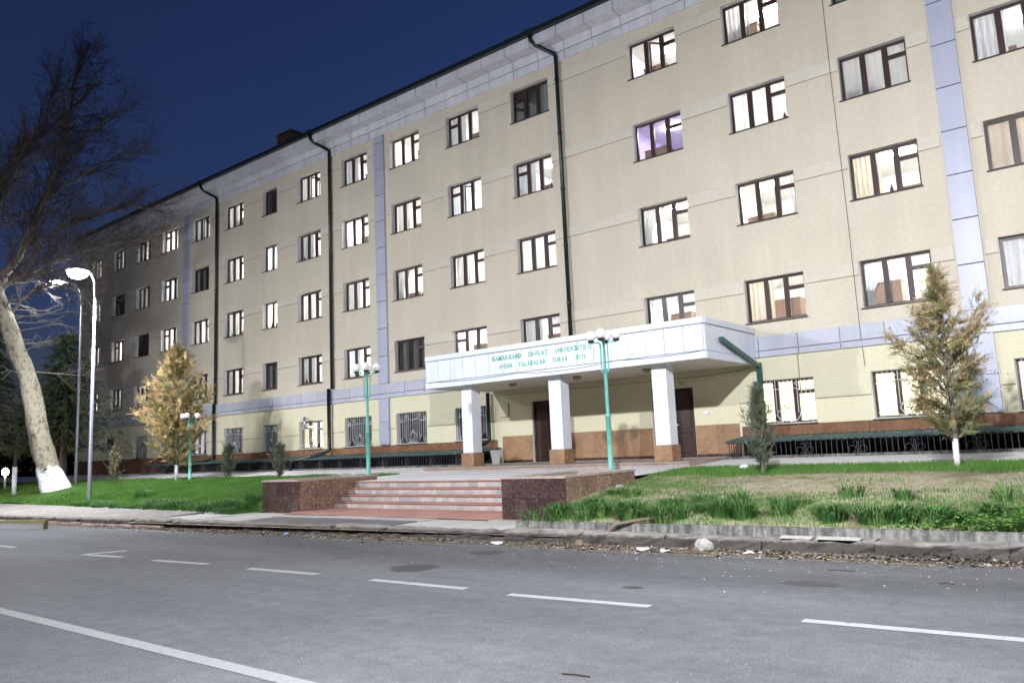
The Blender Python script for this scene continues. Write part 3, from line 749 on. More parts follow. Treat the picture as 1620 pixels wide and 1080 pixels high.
st(0, 2, light='dim'); st(1, 2, 'R', 'dim', ('full',)); st(2, 2, 'R', 'dim', ('left',)); st(3, 2, 'R', 'on', ('left',)); st(4, 2, 'R', 'dim', ('left',)); st(5, 2, 'R', 'dim', ('two',)); st(6, 2, 'N', 'off', ('full', 'grey'))
st(7, 2, 'R', 'on', ('left',), 'r'); st(8, 2, 'R', 'on', ('left',), 'r'); st(9, 2, 'R', 'off', ('full', 'grey')); st(10, 2, 'L', 'on', ('tied_r',), 'm'); st(11, 2, 'R', 'on', ('left',), 'm'); st(12, 2, 'R', 'on', ('left',), 'm')
st(13, 2, 'R', 'on', ('left', 'tan'), 'm'); st(14, 2, 'R', 'on', ('tied',), 'l'); st(15, 2, 'R', 'on', ('full',))
st(2, 1, 'P', 'off'); st(3, 1, 'P', 'off'); st(4, 1, 'P', 'on', ('full',)); st(5, 1, 'P', 'off', ('full', 'grey')); st(6, 1, 'N', 'off', ('full', 'grey')); st(7, 1, 'R', 'warm', ('left', 'warm')); st(8, 1, 'P', 'off', ('two', 'grey'))
st(9, 1, 'P', 'off', ('two', 'grey')); st(10, 1, 'P', 'off', ('two', 'grey')); st(13, 1, 'R', 'warm', ('full', 'warm')); st(14, 1, 'R', 'warm', ('full', 'warm')); st(15, 1, 'R', 'warm', ('full', 'warm'))
FLOOR = {1: 'ground', 2: 'second', 3: 'third', 4: 'fourth', 5: 'top'}
ORD = ['leftmost', 'second', 'third', 'fourth', 'fifth', 'sixth', 'seventh', 'eighth', 'ninth', 'tenth', 'eleventh', 'twelfth', 'thirteenth', 'fourteenth', 'fifteenth', 'sixteenth']
ward_m = {}
def ward_mesh(h):
    k = round(h, 2)
    if k not in ward_m:
        b = MB(); b.cbox(-0.42, 0.005, 0, 0.5, 0, h, 0.012); b.cbox(0.012, 0.42, 0, 0.5, 0, h, 0.012); b.box(-0.44, 0.44, -0.02, 0.52, h + 0.001, h + 0.04)
        ward_m[k] = b.mesh('wardrobe', 'wardrobe')
    return ward_m[k]
for (c, r), (x0, x1, z0, z1) in WIN.items():
    s = S.get((c, r), dict(kind='P' if r == 1 else 'R', light=random.choice(['on', 'on', 'off']), cur=('left',), ward=None, opened=False, lilac=False))
    w, h = x1 - x0, z1 - z0
    link('reveal', reveal_mesh(w, h), bld, (x0, 0, z0))
    fm, lights = frame_mesh(s['kind'], w, h, s['opened'])
    win = link('window', fm, bld, (x0, RD - 0.02, z0))
    for (p, q, a, t) in lights: sub('pane', pane_mesh(q - p, t - a), win, (p, 0.0, a))
    if s['opened']:
        a, c2 = w * 0.345, w * 0.675
        if s['kind'] == 'L': a, c2 = w * 0.325, w * 0.655
        sw = c2 - a - 0.16
        so = sub('open_sash', sash_mesh(sw, h - 0.13), win, (a + 0.08, 0.06, 0.065), R(50))
    sub('sill', sill_mesh(w), win, (0, -(RD - 0.02), -0.01))
    cm = {'tan': 'curtain_tan', 'grey': 'curtain_grey', 'warm': 'curtain_warm'}.get(s['cur'][1] if len(s['cur']) > 1 else '', 'curtain')
    if s['cur']:
        kinds = [s['cur'][0]]
        for kk in kinds:
            sub('curtain', curtain(kk, w + 0.1, h + 0.05, cm, c * 7 + r), win, (-0.05, 0.17, 0))
    if r == 1:
        sub('grille', grille_mesh(w - 0.03, h - 0.03, 'iron_wt'), win, (0.015, -0.14, 0.015))
    rm, cme = room_mesh(w, 'room_lilac' if s['lilac'] else 'room')
    room = link('room', rm, bld, (x0, 0, z0))
    sub('ceiling', cme, room)
    lm = {'on': ('lamp_on', 'lamp_on_b', 'lamp_on_c', 'lamp_on_d')[(c * 5 + r * 3 + c * r) % 4], 'dim': 'lamp_dim', 'dim2': 'lamp_dim', 'off': 'lamp_off', 'lilac': 'lamp_lilac', 'warm': 'lamp_warm'}[s['light']]
    sub('ceiling_lamp', tube_lamp(lm), room, (w * 0.5, 2.0, 1.715))
    if s['ward'] and c < 16:
        fx = {'l': 0.22, 'm': 0.46, 'r': 0.76}[s['ward']]
        hh = 1.2 + 0.40 * ((c * 3 + r) % 3) / 2
        o = link('wardrobe', ward_mesh(hh)); o.location = (x0 + w * fx + 0.05, 0.72 + 0.35 * ((c + r) % 2), z0 - 0.87)
        tag(o, 'brown wardrobe inside the lit %s floor window, %s window column from the left' % (FLOOR[r], ORD[c]), 'wardrobe', 'wardrobes inside the rooms')

# raised render bands between the windows
def band_between(r):
    cols = sorted(c for c in CX if (c, r) in WIN)
    z0 = ZR[r] + 0.955; z1 = ZR[r] + (1.335 if r > 1 else 1.31)
    if r == 1: z0, z1 = 2.62, 3.19
    xs = [BL + 0.02] + [v for c in cols for v in (WIN[(c, r)][0], WIN[(c, r)][1])] + [BR - 0.02]
    for i in range(0, len(xs), 2):
        a, q = xs[i] + (0.02 if i else 0), xs[i + 1] - 0.02
        if q - a < 0.15: continue
        segs = [(a, q)]
        cuts = [(-41.65, -40.97), (-25.25, -24.55), (-3.05, -2.37), (6.9, 7.6)] + ([(-18.75, -8.6)] if r == 1 else [])
        for (p0, p1) in cuts:
            ns = []
            for (s0, s1) in segs:
                if p1 <= s0 or p0 >= s1: ns.append((s0, s1)); continue
                if p0 - s0 > 0.08: ns.append((s0, p0))
                if s1 - p1 > 0.08: ns.append((p1, s1))
            segs = ns
        for (s0, s1) in segs:
            w = MB(); w.cbox(s0, s1, -0.022, 0.01, z0, z1, 0.010)
            link('band_panel', w.mesh('band_panel', 'wall_low' if r == 1 else 'band'), bld)
            w = MB(); w.box(s0, s1, -0.006, 0.01, z0 - 0.020, z0 - 0.002); link('joint', w.mesh('joint', 'joint'), bld)
for r in (1, 2, 3, 4, 5): band_between(r)

# pilasters of stacked panels, horizontal string course, cornice
PIL = [(-41.6, -41.0), (-25.2, -24.58), (-3.0, -2.40), (6.95, 7.55)]
for (a, q) in PIL:
    segs = [(1.95, 2.9), (2.912, 3.93)]
    z = 4.56
    while z < 15.6:
        z2 = min(z + 1.178, 15.70); segs.append((z, z2)); z = z2 + 0.024
    for (z0, z1) in segs:
        w = MB(); w.cbox(a, q, -0.105, 0.01, z0, z1, 0.006); link('pilaster_panel', w.mesh('pilaster_panel', 'lavender'), bld)
x = BL
k = 0
while x < BR - 0.1:
    x1 = min(x + 1.17, BR)
    if not (-18.9 < x and x1 < -8.5):
        w = MB(); w.cbox(x, x1 - 0.022, -0.062, 0.01, 4.135, 4.56, 0.006); link('string_course_panel', w.mesh('string_course_panel', 'string'), bld)
        w = MB(); w.cbox(x, x1 - 0.022, -0.072, 0.01, 3.94, 4.113, 0.006); link('string_course_panel', w.mesh('string_course_panel', 'string'), bld)
    x = x1
pm = {}
def ptype(n_, y0, y1, z0, z1, L):
    kk = (n_, round(L, 3))
    if kk not in pm: w = MB(); w.cbox(0, L, y0, y1, z0, z1, 0.008); pm[kk] = w.mesh(n_, 'cornice')
    return pm[kk]
x = BL - 0.5
while x < BR + 0.4:
    L = 1.182
    link('frieze_panel', ptype('frieze_panel', -0.06, 0.01, 15.72, 16.06, L), bld, (x, 0, 0))
    link('frieze_panel', ptype('frieze_panel_upper', -0.085, 0.01, 16.08, 16.42, L), bld, (x, 0, 0))
    link('soffit_panel', ptype('soffit_panel', -0.545, -0.02, 16.425, 16.445, L), bld, (x, 0, 0))
    link('fascia_panel', ptype('fascia_panel', -0.59, -0.55, 16.41, 16.82, L), bld, (x, 0, 0))
    x += L + 0.024
w = MB(); w.poly([(BL - 0.6, -0.78, 16.80), (BL - 0.6, -0.60, 16.80), (BL - 0.6, -0.60, 16.98), (BL - 0.6, -0.80, 16.96)], (BR - BL + 1.2, 0, 0)); link('gutter', w.mesh('gutter', 'green_metal'), bld)
w = MB(); w.poly([(BL - 0.6, -0.62, 16.99), (BL - 0.6, 6.0, 19.3), (BL - 0.6, 12.6, 16.99), (BL - 0.6, 12.6, 16.84), (BL - 0.6, -0.58, 16.84)], (BR - BL + 1.2, 0, 0)); rf = link('roof', w.mesh('roof', 'roof'), bld)
w = MB(); w.box(BL - 0.4, BR + 0.4, -0.5, 12.4, 16.46, 16.83); link('eaves', w.mesh('eaves', 'roof'), bld)
# brick chimney and roof hatches
chm = []
bm_ = MB().cbox(0, 0.24, 0, 0.12, 0, 0.07, 0.006).mesh('brick', 'brick')
core = MB().box(-36.55, -35.42, 2.92, 3.6, 17.6, 19.95); chi = link('chimney', core.mesh('chimney', 'brick'), bld)
for j in range(25):
    for i in range(6):
        xo = -36.70 + i * 0.25 + (0.12 if j % 2 else 0)
        if xo + 0.24 > -35.36: continue
        o = sub('brick', bm_, chi, (xo, 2.80, 18.15 + j * 0.08)); o.location = (xo + random.uniform(-.005, .005), 2.81, 18.0 + j * 0.079)
w = MB(); w.box(-36.72, -35.28, 2.75, 3.75, 19.98, 20.08); link('chimney_cap', w.mesh('chimney_cap', 'brick'), bld)
for (xx, ll) in ((-39.3, 1.4), (-12.1, 1.7)):
    w = MB(); w.poly([(xx, -0.5, 17.03), (xx, 0.9, 17.55), (xx, 0.9, 17.62), (xx, -0.5, 17.18)], (ll, 0, 0)); link('roof_hatch', w.mesh('roof_hatch', 'roof'), bld)

# downpipes
def downpipe(x, z0, parts_bottom=None, z_sw=4.0):
    b = MB(); p = [(x - 0.75, -0.70, 16.86), (x - 0.75, -0.66, 16.62), (x - 0.62, -0.55, 16.42), (x - 0.06, -0.16, 16.02), (x, -0.14, 15.9), (x, -0.14, z0)]
    b.tube(p, 0.075, 10)
    pipe = link('downpipe', b.mesh('downpipe', 'green_metal', True), bld)
    z = 15.0
    while z > z0 + 0.5:
        w = MB().tube([(x, -0.14, z - 0.03), (x, -0.14, z + 0.03)], 0.092, 10); w.box(x - 0.02, x + 0.02, -0.10, 0.0, z - 0.015, z + 0.015)
        link('pipe_clamp', w.mesh('pipe_clamp', 'green_metal'), pipe)
        z -= 2.1
    h = MB(); h.poly([(x - 0.9, -0.82, 17.0), (x - 0.6, -0.82, 17.0), (x - 0.66, -0.78, 16.78), (x - 0.84, -0.78, 16.78)], (0, 0.22, 0)); link('rain_head', h.mesh('rain_head', 'green_metal'), pipe)
    if parts_bottom: link('pipe_foot', MB().tube(parts_bottom, 0.085, 10).mesh('pipe_foot', 'green_metal', True), pipe)
downpipe(-38.03, 4.6, [(-38.1, -0.17, 4.6), (-38.1, -0.19, 1.75), (-38.3, -0.5, 1.6), (-40.6, -1.35, 1.3), (-40.6, -1.4, 1.02)])
downpipe(-28.27, 4.6, [(-28.45, -0.19, 4.62), (-28.42, -0.2, 1.85), (-28.55, -0.4, 1.72), (-29.6, -1.4, 1.42), (-29.65, -1.42, 1.02)])
downpipe(-15.06, 4.9)

# plinth of brown granite tiles under the windows
tile_cache = {}
def tile(wd, h, m, d=0.02, nm='granite_tile'):
    k = (round(wd, 2), round(h, 2), m, d)
    if k not in tile_cache: tile_cache[k] = MB().cbox(0, wd, -d, 0.012, 0, h, 0.003).mesh(nm, m)
    return tile_cache[k]
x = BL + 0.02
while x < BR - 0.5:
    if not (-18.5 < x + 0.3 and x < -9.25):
        for z0, h, mm in ((0.98, 0.46, 'basement'), (1.445, 0.475, 'granite')): link('plinth_tile', tile(0.592, h, mm if x > -43.6 else 'granite', 0.03), bld, (x, 0, z0))  # lower row behind the railings has the areaway shade painted in
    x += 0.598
for (a, q) in ((-18.45, DOORS[0][0] - 0.02), (DOORS[0][1] + 0.02, DOORS[1][0] - 0.02), (DOORS[1][1] + 0.02, -9.22)):
    n = max(1, round((q - a) / 0.6)); wd = (q - a) / n
    for i in range(n):
        link('plinth_tile', tile(wd - 0.005, 0.09, 'granite_dk', 0.04), bld, (a + i * wd, 0, 1.045))
        link('plinth_tile', tile(wd - 0.005, 0.89, 'granite_lt', 0.032), bld, (a + i * wd, 0, 1.14))
# doors: two leaves with arched panels
def arch_panel(x0, x1, z0, z1, y, d):
    pts = [(x0, y, z0), (x1, y, z0), (x1, y, z1 - 0.12)]
    for k in range(1, 8):
        t = k / 8; pts.append((x1 + (x0 - x1) * t, y, z1 - 0.12 + 0.12 * math.sin(t * math.pi)))
    pts.append((x0, y, z1 - 0.12))
    return MB().poly(pts, (0, d, 0))
for (a, q) in DOORS:
    w = MB(); y0 = 0.10
    w.box(a, a + 0.07, y0, y0 + 0.1, DZ0, DZ1); w.box(q - 0.07, q, y0, y0 + 0.1, DZ0, DZ1); w.box(a + 0.07, q - 0.07, y0, y0 + 0.1, DZ1 - 0.08, DZ1)
    dr = link('door', w.mesh('door', 'door'), bld)
    w = MB(); w.quad((a, 0, DZ0), (a, 0, DZ1), (a, 0.3, DZ1), (a, 0.3, DZ0)); w.quad((q, 0, DZ1), (q, 0, DZ0), (q, 0.3, DZ0), (q, 0.3, DZ1)); w.quad((a, 0, DZ1), (q, 0, DZ1), (q, 0.3, DZ1), (a, 0.3, DZ1)); w.quad((a, 0.25, DZ0), (q, 0.25, DZ0), (q, 0.25, DZ1), (a, 0.25, DZ1))
    link('door_reveal', w.mesh('door_reveal', 'reveal'), dr)
    mid = (a + q) / 2
    for (l0, l1, hs) in ((a + 0.075, mid - 0.004, 1), (mid + 0.004, q - 0.075, -1)):
        link('door_leaf', MB().cbox(l0, l1, y0 + 0.03, y0 + 0.08, DZ0 + 0.01, DZ1 - 0.085, 0.006).mesh('door_leaf', 'door'), dr)
        m_ = 0.11
        link('door_panel', arch_panel(l0 + m_ - 0.035, l1 - m_ + 0.035, DZ0 + 0.915, DZ1 - 0.185, y0 + 0.022, 0.012).mesh('door_panel', 'wire'), dr)
        link('door_panel', arch_panel(l0 + m_, l1 - m_, DZ0 + 0.95, DZ1 - 0.22, y0 + 0.008, 0.03).mesh('door_panel', 'door'), dr)
        link('door_panel', MB().box(l0 + m_ - 0.03, l1 - m_ + 0.03, y0 + 0.022, y0 + 0.034, DZ0 + 0.13, DZ0 + 0.83).mesh('door_panel', 'wire'), dr)
        link('door_panel', MB().cbox(l0 + m_, l1 - m_, y0 + 0.008, y0 + 0.04, DZ0 + 0.16, DZ0 + 0.80, 0.02).mesh('door_panel', 'door'), dr)
    w = MB(); w.box(mid + 0.03, mid + 0.07, y0 - 0.01, y0 + 0.03, DZ0 + 0.92, DZ0 + 1.16); w.tube([(mid + 0.05, y0 - 0.005, DZ0 + 1.05), (mid + 0.05, y0 - 0.05, DZ0 + 1.05), (mid + 0.17, y0 - 0.05, DZ0 + 1.05)], 0.012, 6)
    link('handle', w.mesh('handle', 'chrome'), dr)
# small wall things
link('cable', MB().tube([(-5.62, -0.02, 16.3), (-5.60, -0.03, 12.0), (-5.55, -0.03, 8.0), (-5.52, -0.08, 4.4), (-5.50, -0.03, 3.4)], 0.008, 4).mesh('cable', 'wire'), bld)
link('cable', MB().tube([(-7.3, -0.02, 4.0), (-7.3, -0.02, 2.65)], 0.012, 4).mesh('cable', 'joint'), bld)
link('meter_box', MB().cbox(-18.55, -18.1, -0.06, 0.0, 2.75, 3.25, 0.01).mesh('meter_box', 'wall_low'), bld)
link('meter_box', MB().cbox(-9.15, -8.72, -0.05, 0.0, 2.62, 3.12, 0.01).mesh('meter_box', 'wall_low'), bld)
link('switch_box', MB().cbox(-10.35, -10.17, -0.03, 0.0, 2.36, 2.46, 0.008).mesh('switch_box', 'plastic'), bld)
link('wall_hatch', MB().cbox(-50.4, -49.75, -0.16, 0.0, 2.6, 3.25, 0.01).mesh('wall_hatch', 'iron_dk'), bld)
w = MB(); w.tube([(-30.05, 0.2, 2.95), (-30.05, -0.25, 2.95), (-30.05, -0.33, 3.05), (-30.05, -0.33, 3.33)], 0.075, 10); w.lathe([(0.17, 0), (0.18, 0.02), (0.02, 0.12)], (-30.05, -0.33, 3.34), 12)
link('flue_vent', w.mesh('flue_vent', 'steel', True), bld)

# ------------------------------------------------------------------ entrance canopy on three pillars
CXa, CXb, CY, CZ0, CZ1 = -18.85, -8.52, -3.6, 3.72, 4.83
can = empty('entrance_canopy', (-13.7, -1.8, 1.04), 'white panelled entrance canopy with green lettering on three square pillars', 'canopy')
w = MB(); w.box(CXa + 0.06, CXb - 0.06, CY + 0.06, -0.08, CZ0 + 0.02, CZ1 - 0.05); link('deck', w.mesh('deck', 'soffit'), can)
w = MB(); w.box(CXa + 0.052, CXb - 0.052, CY + 0.052, CY + 0.059, CZ0 + 0.1, CZ1 - 0.1); link('backing', w.mesh('backing', 'iron_dk'), can)
w = MB(); w.cbox(CXa, CXb, CY - 0.03, CY + 0.055, 4.66, CZ1, 0.01); w.box(CXb - 0.055, CXb + 0.03, CY + 0.056, -0.075, 4.66, CZ1); w.box(CXa - 0.03, CXa + 0.055, CY + 0.056, -0.075, 4.66, CZ1); link('top_trim', w.mesh('top_trim', 'canopy'), can)
w = MB(); w.cbox(CXa, CXb, CY - 0.02, CY + 0.055, CZ0, 3.915, 0.008); w.box(CXb - 0.055, CXb + 0.02, CY + 0.056, -0.075, CZ0, 3.915); w.box(CXa - 0.02, CXa + 0.055, CY + 0.056, -0.075, CZ0, 3.915); link('bottom_trim', w.mesh('bottom_trim', 'canopy'), can)
n = 18; pw = (CXb - CXa - 0.06) / n
pmx = MB().cbox(0, pw - 0.018, 0, 0.05, 3.935, 4.640, 0.004).mesh('fascia_panel', 'canopy')
for i in range(n): link('fascia_panel', pmx, can, (CXa + 0.03 + i * pw, CY, 0))
for (xa, xb) in ((CXb - 0.05, CXb), (CXa, CXa + 0.05)):
    for i in range(2):
        ya = CY + 0.06 + i * 1.74; w = MB(); w.box(xa, xb, ya, ya + 1.725, 3.935, 4.640); link('fascia_panel', w.mesh('fascia_panel', 'canopy'), can)
for i, px in enumerate((-17.36, -13.72, -10.14)):
    p = link('pillar', MB().cbox(px - 0.225, px + 0.225, -3.20, -2.75, 1.49, CZ0 + 0.02, 0.006).mesh('pillar', 'pillar'), can)
    c = MB(); c.box(px - 0.25, px + 0.25, -3.225, -2.725, 1.03, 1.488); link('plinth_core', c.mesh('plinth_core', 'grout'), p)
    for (sx, sy, ang) in ((px - 0.275, -3.23, 0), (px, -3.23, 0)): link('plinth_tile', tile(0.272, 0.44, 'granite_lt', 0.022), p, (sx, sy, 1.045))
    for k in range(2):
        t_ = MB(); t_.box(px + 0.252, px + 0.275, -3.225 + k * 0.25, -2.98 + k * 0.25, 1.045, 1.485); link('plinth_tile', t_.mesh('plinth_tile', 'granite_lt'), p)
for (lx, ly) in ((-16.07, -2.29), (-13.47, -2.29), (-11.0, -2.29)):
    f = MB().lathe([(0.13, 0.0), (0.14, -0.03), (0.11, -0.09), (0.04, -0.11)], (lx, ly, 3.735), 16); link('soffit_lamp', f.mesh('soffit_lamp', 'fixture', True), can)
# lettering, one piece per letter
def letters(text, x0, x1, z, h, dark):
    base = bpy.data.curves.new('t', 'FONT'); base.body = text; base.size = 1.0; base.extrude = 0.0
    tmp = []; xs = []
    gl = {}
    dg = None
    # advance widths from a monoline sans; condensed and bold through offset
    adv = {' ': 0.75, 'I': 0.36, '-': 0.5, 'J': 0.6, 'M': 0.95, 'Q': 0.86, '4': 0.7}
    tot = sum(adv.get(c, 0.76) for c in text); k = (x1 - x0) / tot
    x = x0
    for i, c in enumerate(text):
        a = adv.get(c, 0.76) * k
        if c != ' ':
            if c not in gl:
                cu = bpy.data.curves.new('letter', 'FONT'); cu.body = c; cu.size = 1.0; cu.extrude = 0.02; cu.offset = 0.026; cu.resolution_u = 3
                ob = bpy.data.objects.new('letter_tmp', cu); COL.objects.link(ob)
                dg = bpy.context.evaluated_depsgraph_get(); me = bpy.data.meshes.new_from_object(ob.evaluated_get(dg))
                bpy.data.objects.remove(ob)
                V = np.zeros(len(me.vertices) * 3, np.float32); me.vertices.foreach_get('co', V); V = V.reshape(-1, 3)
                V[:, 0] -= V[:, 0].min(); V[:, 1] -= V[:, 1].min(); wd = max(V[:, 0].max(), 0.12); ht = max(V[:, 1].max(), 0.6)
                out = np.stack([V[:, 0] / wd if c not in '-' else V[:, 0] / wd, V[:, 2] * 0.3, V[:, 1] / ht + (0.42 if c == '-' else 0)], 1)
                me.vertices.foreach_set('co', out.astype(np.float32).ravel()); me.update(); gl[c] = me
            me = gl[c].copy(); me.materials.clear(); me.materials.append(M['letter_b'] if i in dark else M['letter_a'])
            o = link('letter', me, can, (x + a * 0.1, CY - 0.008, z)); o.scale = (a * 0.80, 1, h)
            if c in 'I': o.scale = (a * 0.5, 1, h)
        x += a
bpy.context.view_layer.update()
letters('SAMARQAND  DAVLAT  UNIVERSITETI', -15.84, -12.02, 4.37, 0.15, {0, 5, 8, 25})
letters('4-SON  TALABALAR  TURAR  JOYI', -15.56, -12.26, 4.095, 0.15, set())
# sagging cables under the canopy edge
def sag(p, q, d, n=14): return [tuple(Vector(p).lerp(Vector(q), k / n) + Vector((0, 0, -d * 4 * (k / n) * (1 - k / n)))) for k in range(n + 1)]
w = MB(); w.tube(sag((-18.6, CY - 0.035, 3.93), (-14.8, CY - 0.035, 3.90), 0.05), 0.006, 4); w.tube(sag((-14.8, CY - 0.035, 3.90), (-11.2, CY - 0.035, 3.93), 0.09), 0.006, 4); w.tube(sag((-11.2, CY - 0.035, 3.93), (-8.5, CY - 0.04, 3.925), 0.05), 0.006, 4)
link('cable', w.mesh('cable', 'wire'), can)
w = MB(); w.tube(sag((-10.9, -0.05, 3.55), (-8.7, -0.04, 3.66), 0.04), 0.007, 4); w.tube([(-10.9, -0.05, 3.55), (-11.0, -0.09, 3.42), (-10.9, -0.12, 3.36), (-10.78, -0.1, 3.44)], 0.006, 4); w.tube([(-11.1, -0.06, 3.5), (-11.0, -0.1, 3.38), (-10.93, -0.12, 3.3)], 0.006, 4); w.tube(sag((-18.3, -0.04, 3.60), (-11.0, -0.05, 3.56), 0.03), 0.006, 4)
link('cable', w.mesh('cable', 'wire'), can)
# green drain from the canopy side to the ground
w = MB(); w.poly([(CXb + 0.035, -2.75, 4.22), (CXb + 0.155, -2.75, 4.22), (CXb + 0.155, -2.75, 4.34), (CXb + 0.035, -2.75, 4.34)], (0, 2.62, -0.62)); w.poly([(CXb + 0.03, -0.19, 3.78), (CXb + 0.165, -0.19, 3.78), (CXb + 0.165, -0.06, 3.78), (CXb + 0.03, -0.06, 3.78)], (0.0, -0.02, -1.9))
link('drain', w.mesh('drain', 'green_pipe'), can)
link('drain', MB().tube([(-18.95, -0.2, 3.7), (-18.95, -0.2, 1.9), (-19.05, -0.35, 1.8), (-19.75, -1.3, 1.45)], 0.075, 8).mesh('drain', 'green_metal', True), can)

# podium under the canopy
pod = struct('podium', MB().box(-19.0, -9.18, -3.66, 0.02, 0.6, 1.00).mesh('podium', 'podium'))
for i in range(16):
    x0 = -19.02 + i * 0.615; x1 = min(x0 + 0.610, -9.16)
    for j, (ya, yb) in enumerate(((-3.70, -2.5), (-2.494, -1.25), (-1.244, -0.045))):
        w = MB(); w.box(x0, x1, ya, yb, 1.002, 1.04); link('podium_slab', w.mesh('podium_slab', 'podium'), pod)

# ------------------------------------------------------------------ covered basement areas with railings
def scroll_set(b, x, y, z, h, t):
    for s in (-1, 1):
        b.tube([(x, y, z + 0.02), (x + s * 0.03, y, z + h * 0.5), (x + s * 0.01, y, z + h * 0.8), (x + s * 0.06, y, z + h * 0.92), (x + s * 0.10, y, z + h * 0.8), (x + s * 0.07, y, z + h * 0.7)], t, 4)
        pts = [(x + s * (0.14 + 0.085 * math.cos(a)), y, z + h * 0.36 + 0.085 * math.sin(a)) for a in [math.pi * (0.5 - k * 0.22) * 1.0 + math.pi for k in range(9)]]
        b.tube([(x + s * 0.02, y, z + 0.05)] + pts, t, 4)
def areaway(name, xa, xb, label):
    e = empty(name, ((xa + xb) / 2, -0.7, 1.0), label, 'railing')
    yf = -1.25
    link('base_kerb', MB().cbox(xa, xb, yf - 0.10, yf + 0.10, 0.90, 1.075, 0.012).mesh('base_kerb', 'channel'), e)
    link('pit', MB().quad((xa, yf + 0.1, 1.022), (xb, yf + 0.1, 1.022), (xb, -0.035, 1.022), (xa, -0.035, 1.022)).mesh('pit', 'roof'), e)
    # corrugated sheets
    x = xa - 0.05; sheet = None
    L = 1.8; nn = 60
    b = MB()
    for i in range(nn + 1):
        zz = 0.014 * math.sin(2 * math.pi * i / 6); b.v += [(L * i / nn, yf - 0.13, zz), (L * i / nn, -0.035, zz + 0.15)]
    for i in range(nn): b.f.append((2 * i, 2 * i + 2, 2 * i + 3, 2 * i + 1))
    k0 = len(b.v)
    for i in range(nn + 1):
        zz = 0.014 * math.sin(2 * math.pi * i / 6) - 0.012; b.v += [(L * i / nn, yf - 0.13, zz)]
    for i in range(nn): b.f.append((2 * i, k0 + i, k0 + i + 1, 2 * i + 2))
    sheet = b.mesh('roof_sheet', 'roof_sheet', True)
    b = MB().box(0.012, 0, 0, 0, 0, 0); bar = MB().tube([(0, 0, 0), (0, 0, 0.40)], 0.009, 4).mesh('bar', 'iron_dk')
    sb = MB(); scroll_set(sb, 0, 0, 0.0, 0.38, 0.010); scm = sb.mesh('scroll', 'iron_dk')
    i = 0
    while x < xb - 0.2:
        link('roof_sheet', sheet, e, (x, 0, 1.475 + random.uniform(-0.006, 0.006))); x += 1.79
    link('rail', MB().box(xa, xb, yf - 0.012, yf + 0.012, 1.43, 1.452).mesh('rail', 'iron_dk'), e)
    x = xa + 0.08; k = 0
    while x < xb - 0.05:
        if k % 9 == 5: link('scroll', scm, e, (x + 0.11, yf, 1.06)); x += 0.27; k += 1
        else: link('bar', bar, e, (x, yf, 1.05)); x += 0.135; k += 1
    for xx in (xa,):
        for j in range(1, 7): link('bar', bar, e, (xx, yf + j * 0.17, 1.05))
        link('rail', MB().box(xx - 0.012, xx + 0.012, yf + 0.013, -0.04, 1.43, 1.452).mesh('rail', 'iron_dk'), e)
    return e
areaway('basement_railing', -9.15, 9.0, 'low iron scroll railing under corrugated green roof right of the entrance')
areaway('basement_railing', -43.5, -19.1, 'low iron scroll railing under corrugated green roof left of the entrance')

# ------------------------------------------------------------------ steps and planter walls
stp = empty('entrance_steps', (-13.9, -8.5, 0.17), 'four broad stone steps with red treads and tiled risers', 'steps')
NT = 4; RH = 0.169
XA, XB = -17.42, -10.48
ya = [-8.74 + 0.245 * k for k in range(4)]
for k in range(NT):
    z0 = 0.17 + k * RH
    link('core', MB().box(XA, XB, ya[k] + 0.022, -7.4, z0, z0 + RH - 0.036).mesh('core', 'grout'), stp)
    link('tread', MB().cbox(XA, XB, ya[k] - 0.03, (ya[k + 1] + 0.02) if k < 3 else ya[k] + 0.30, z0 + RH - 0.034, z0 + RH + (0.002 if k == 3 else 0), 0.008).mesh('tread', 'red_stone'), stp)
    x = XA; 
    while x < XB - 0.05:
        wd = random.choice((0.17, 0.21, 0.25, 0.29)); x1 = min(x + wd, XB)
        link('riser_tile', MB().cbox(x + 0.003, x1 - 0.003, ya[k], ya[k] + 0.02, z0 + 0.003, z0 + RH - 0.036, 0.003).mesh('riser_tile', random.choice(('riser_a', 'riser_a', 'riser_b'))), stp)
        x = x1
land = struct('landing', MB().box(XA, XB, -10.36, -8.70, 0.0, 0.165).mesh('landing', 'grout'))
for i in range(14):
    for j in range(3):
        x0 = XA + i * 0.4957
        w = MB(); w.box(x0 + 0.003, x0 + 0.493, -10.40 + j * 0.56, -9.845 + j * 0.56 if j < 2 else -8.705, 0.166, 0.182); link('paving_tile', w.mesh('paving_tile', 'red_stone'), land)

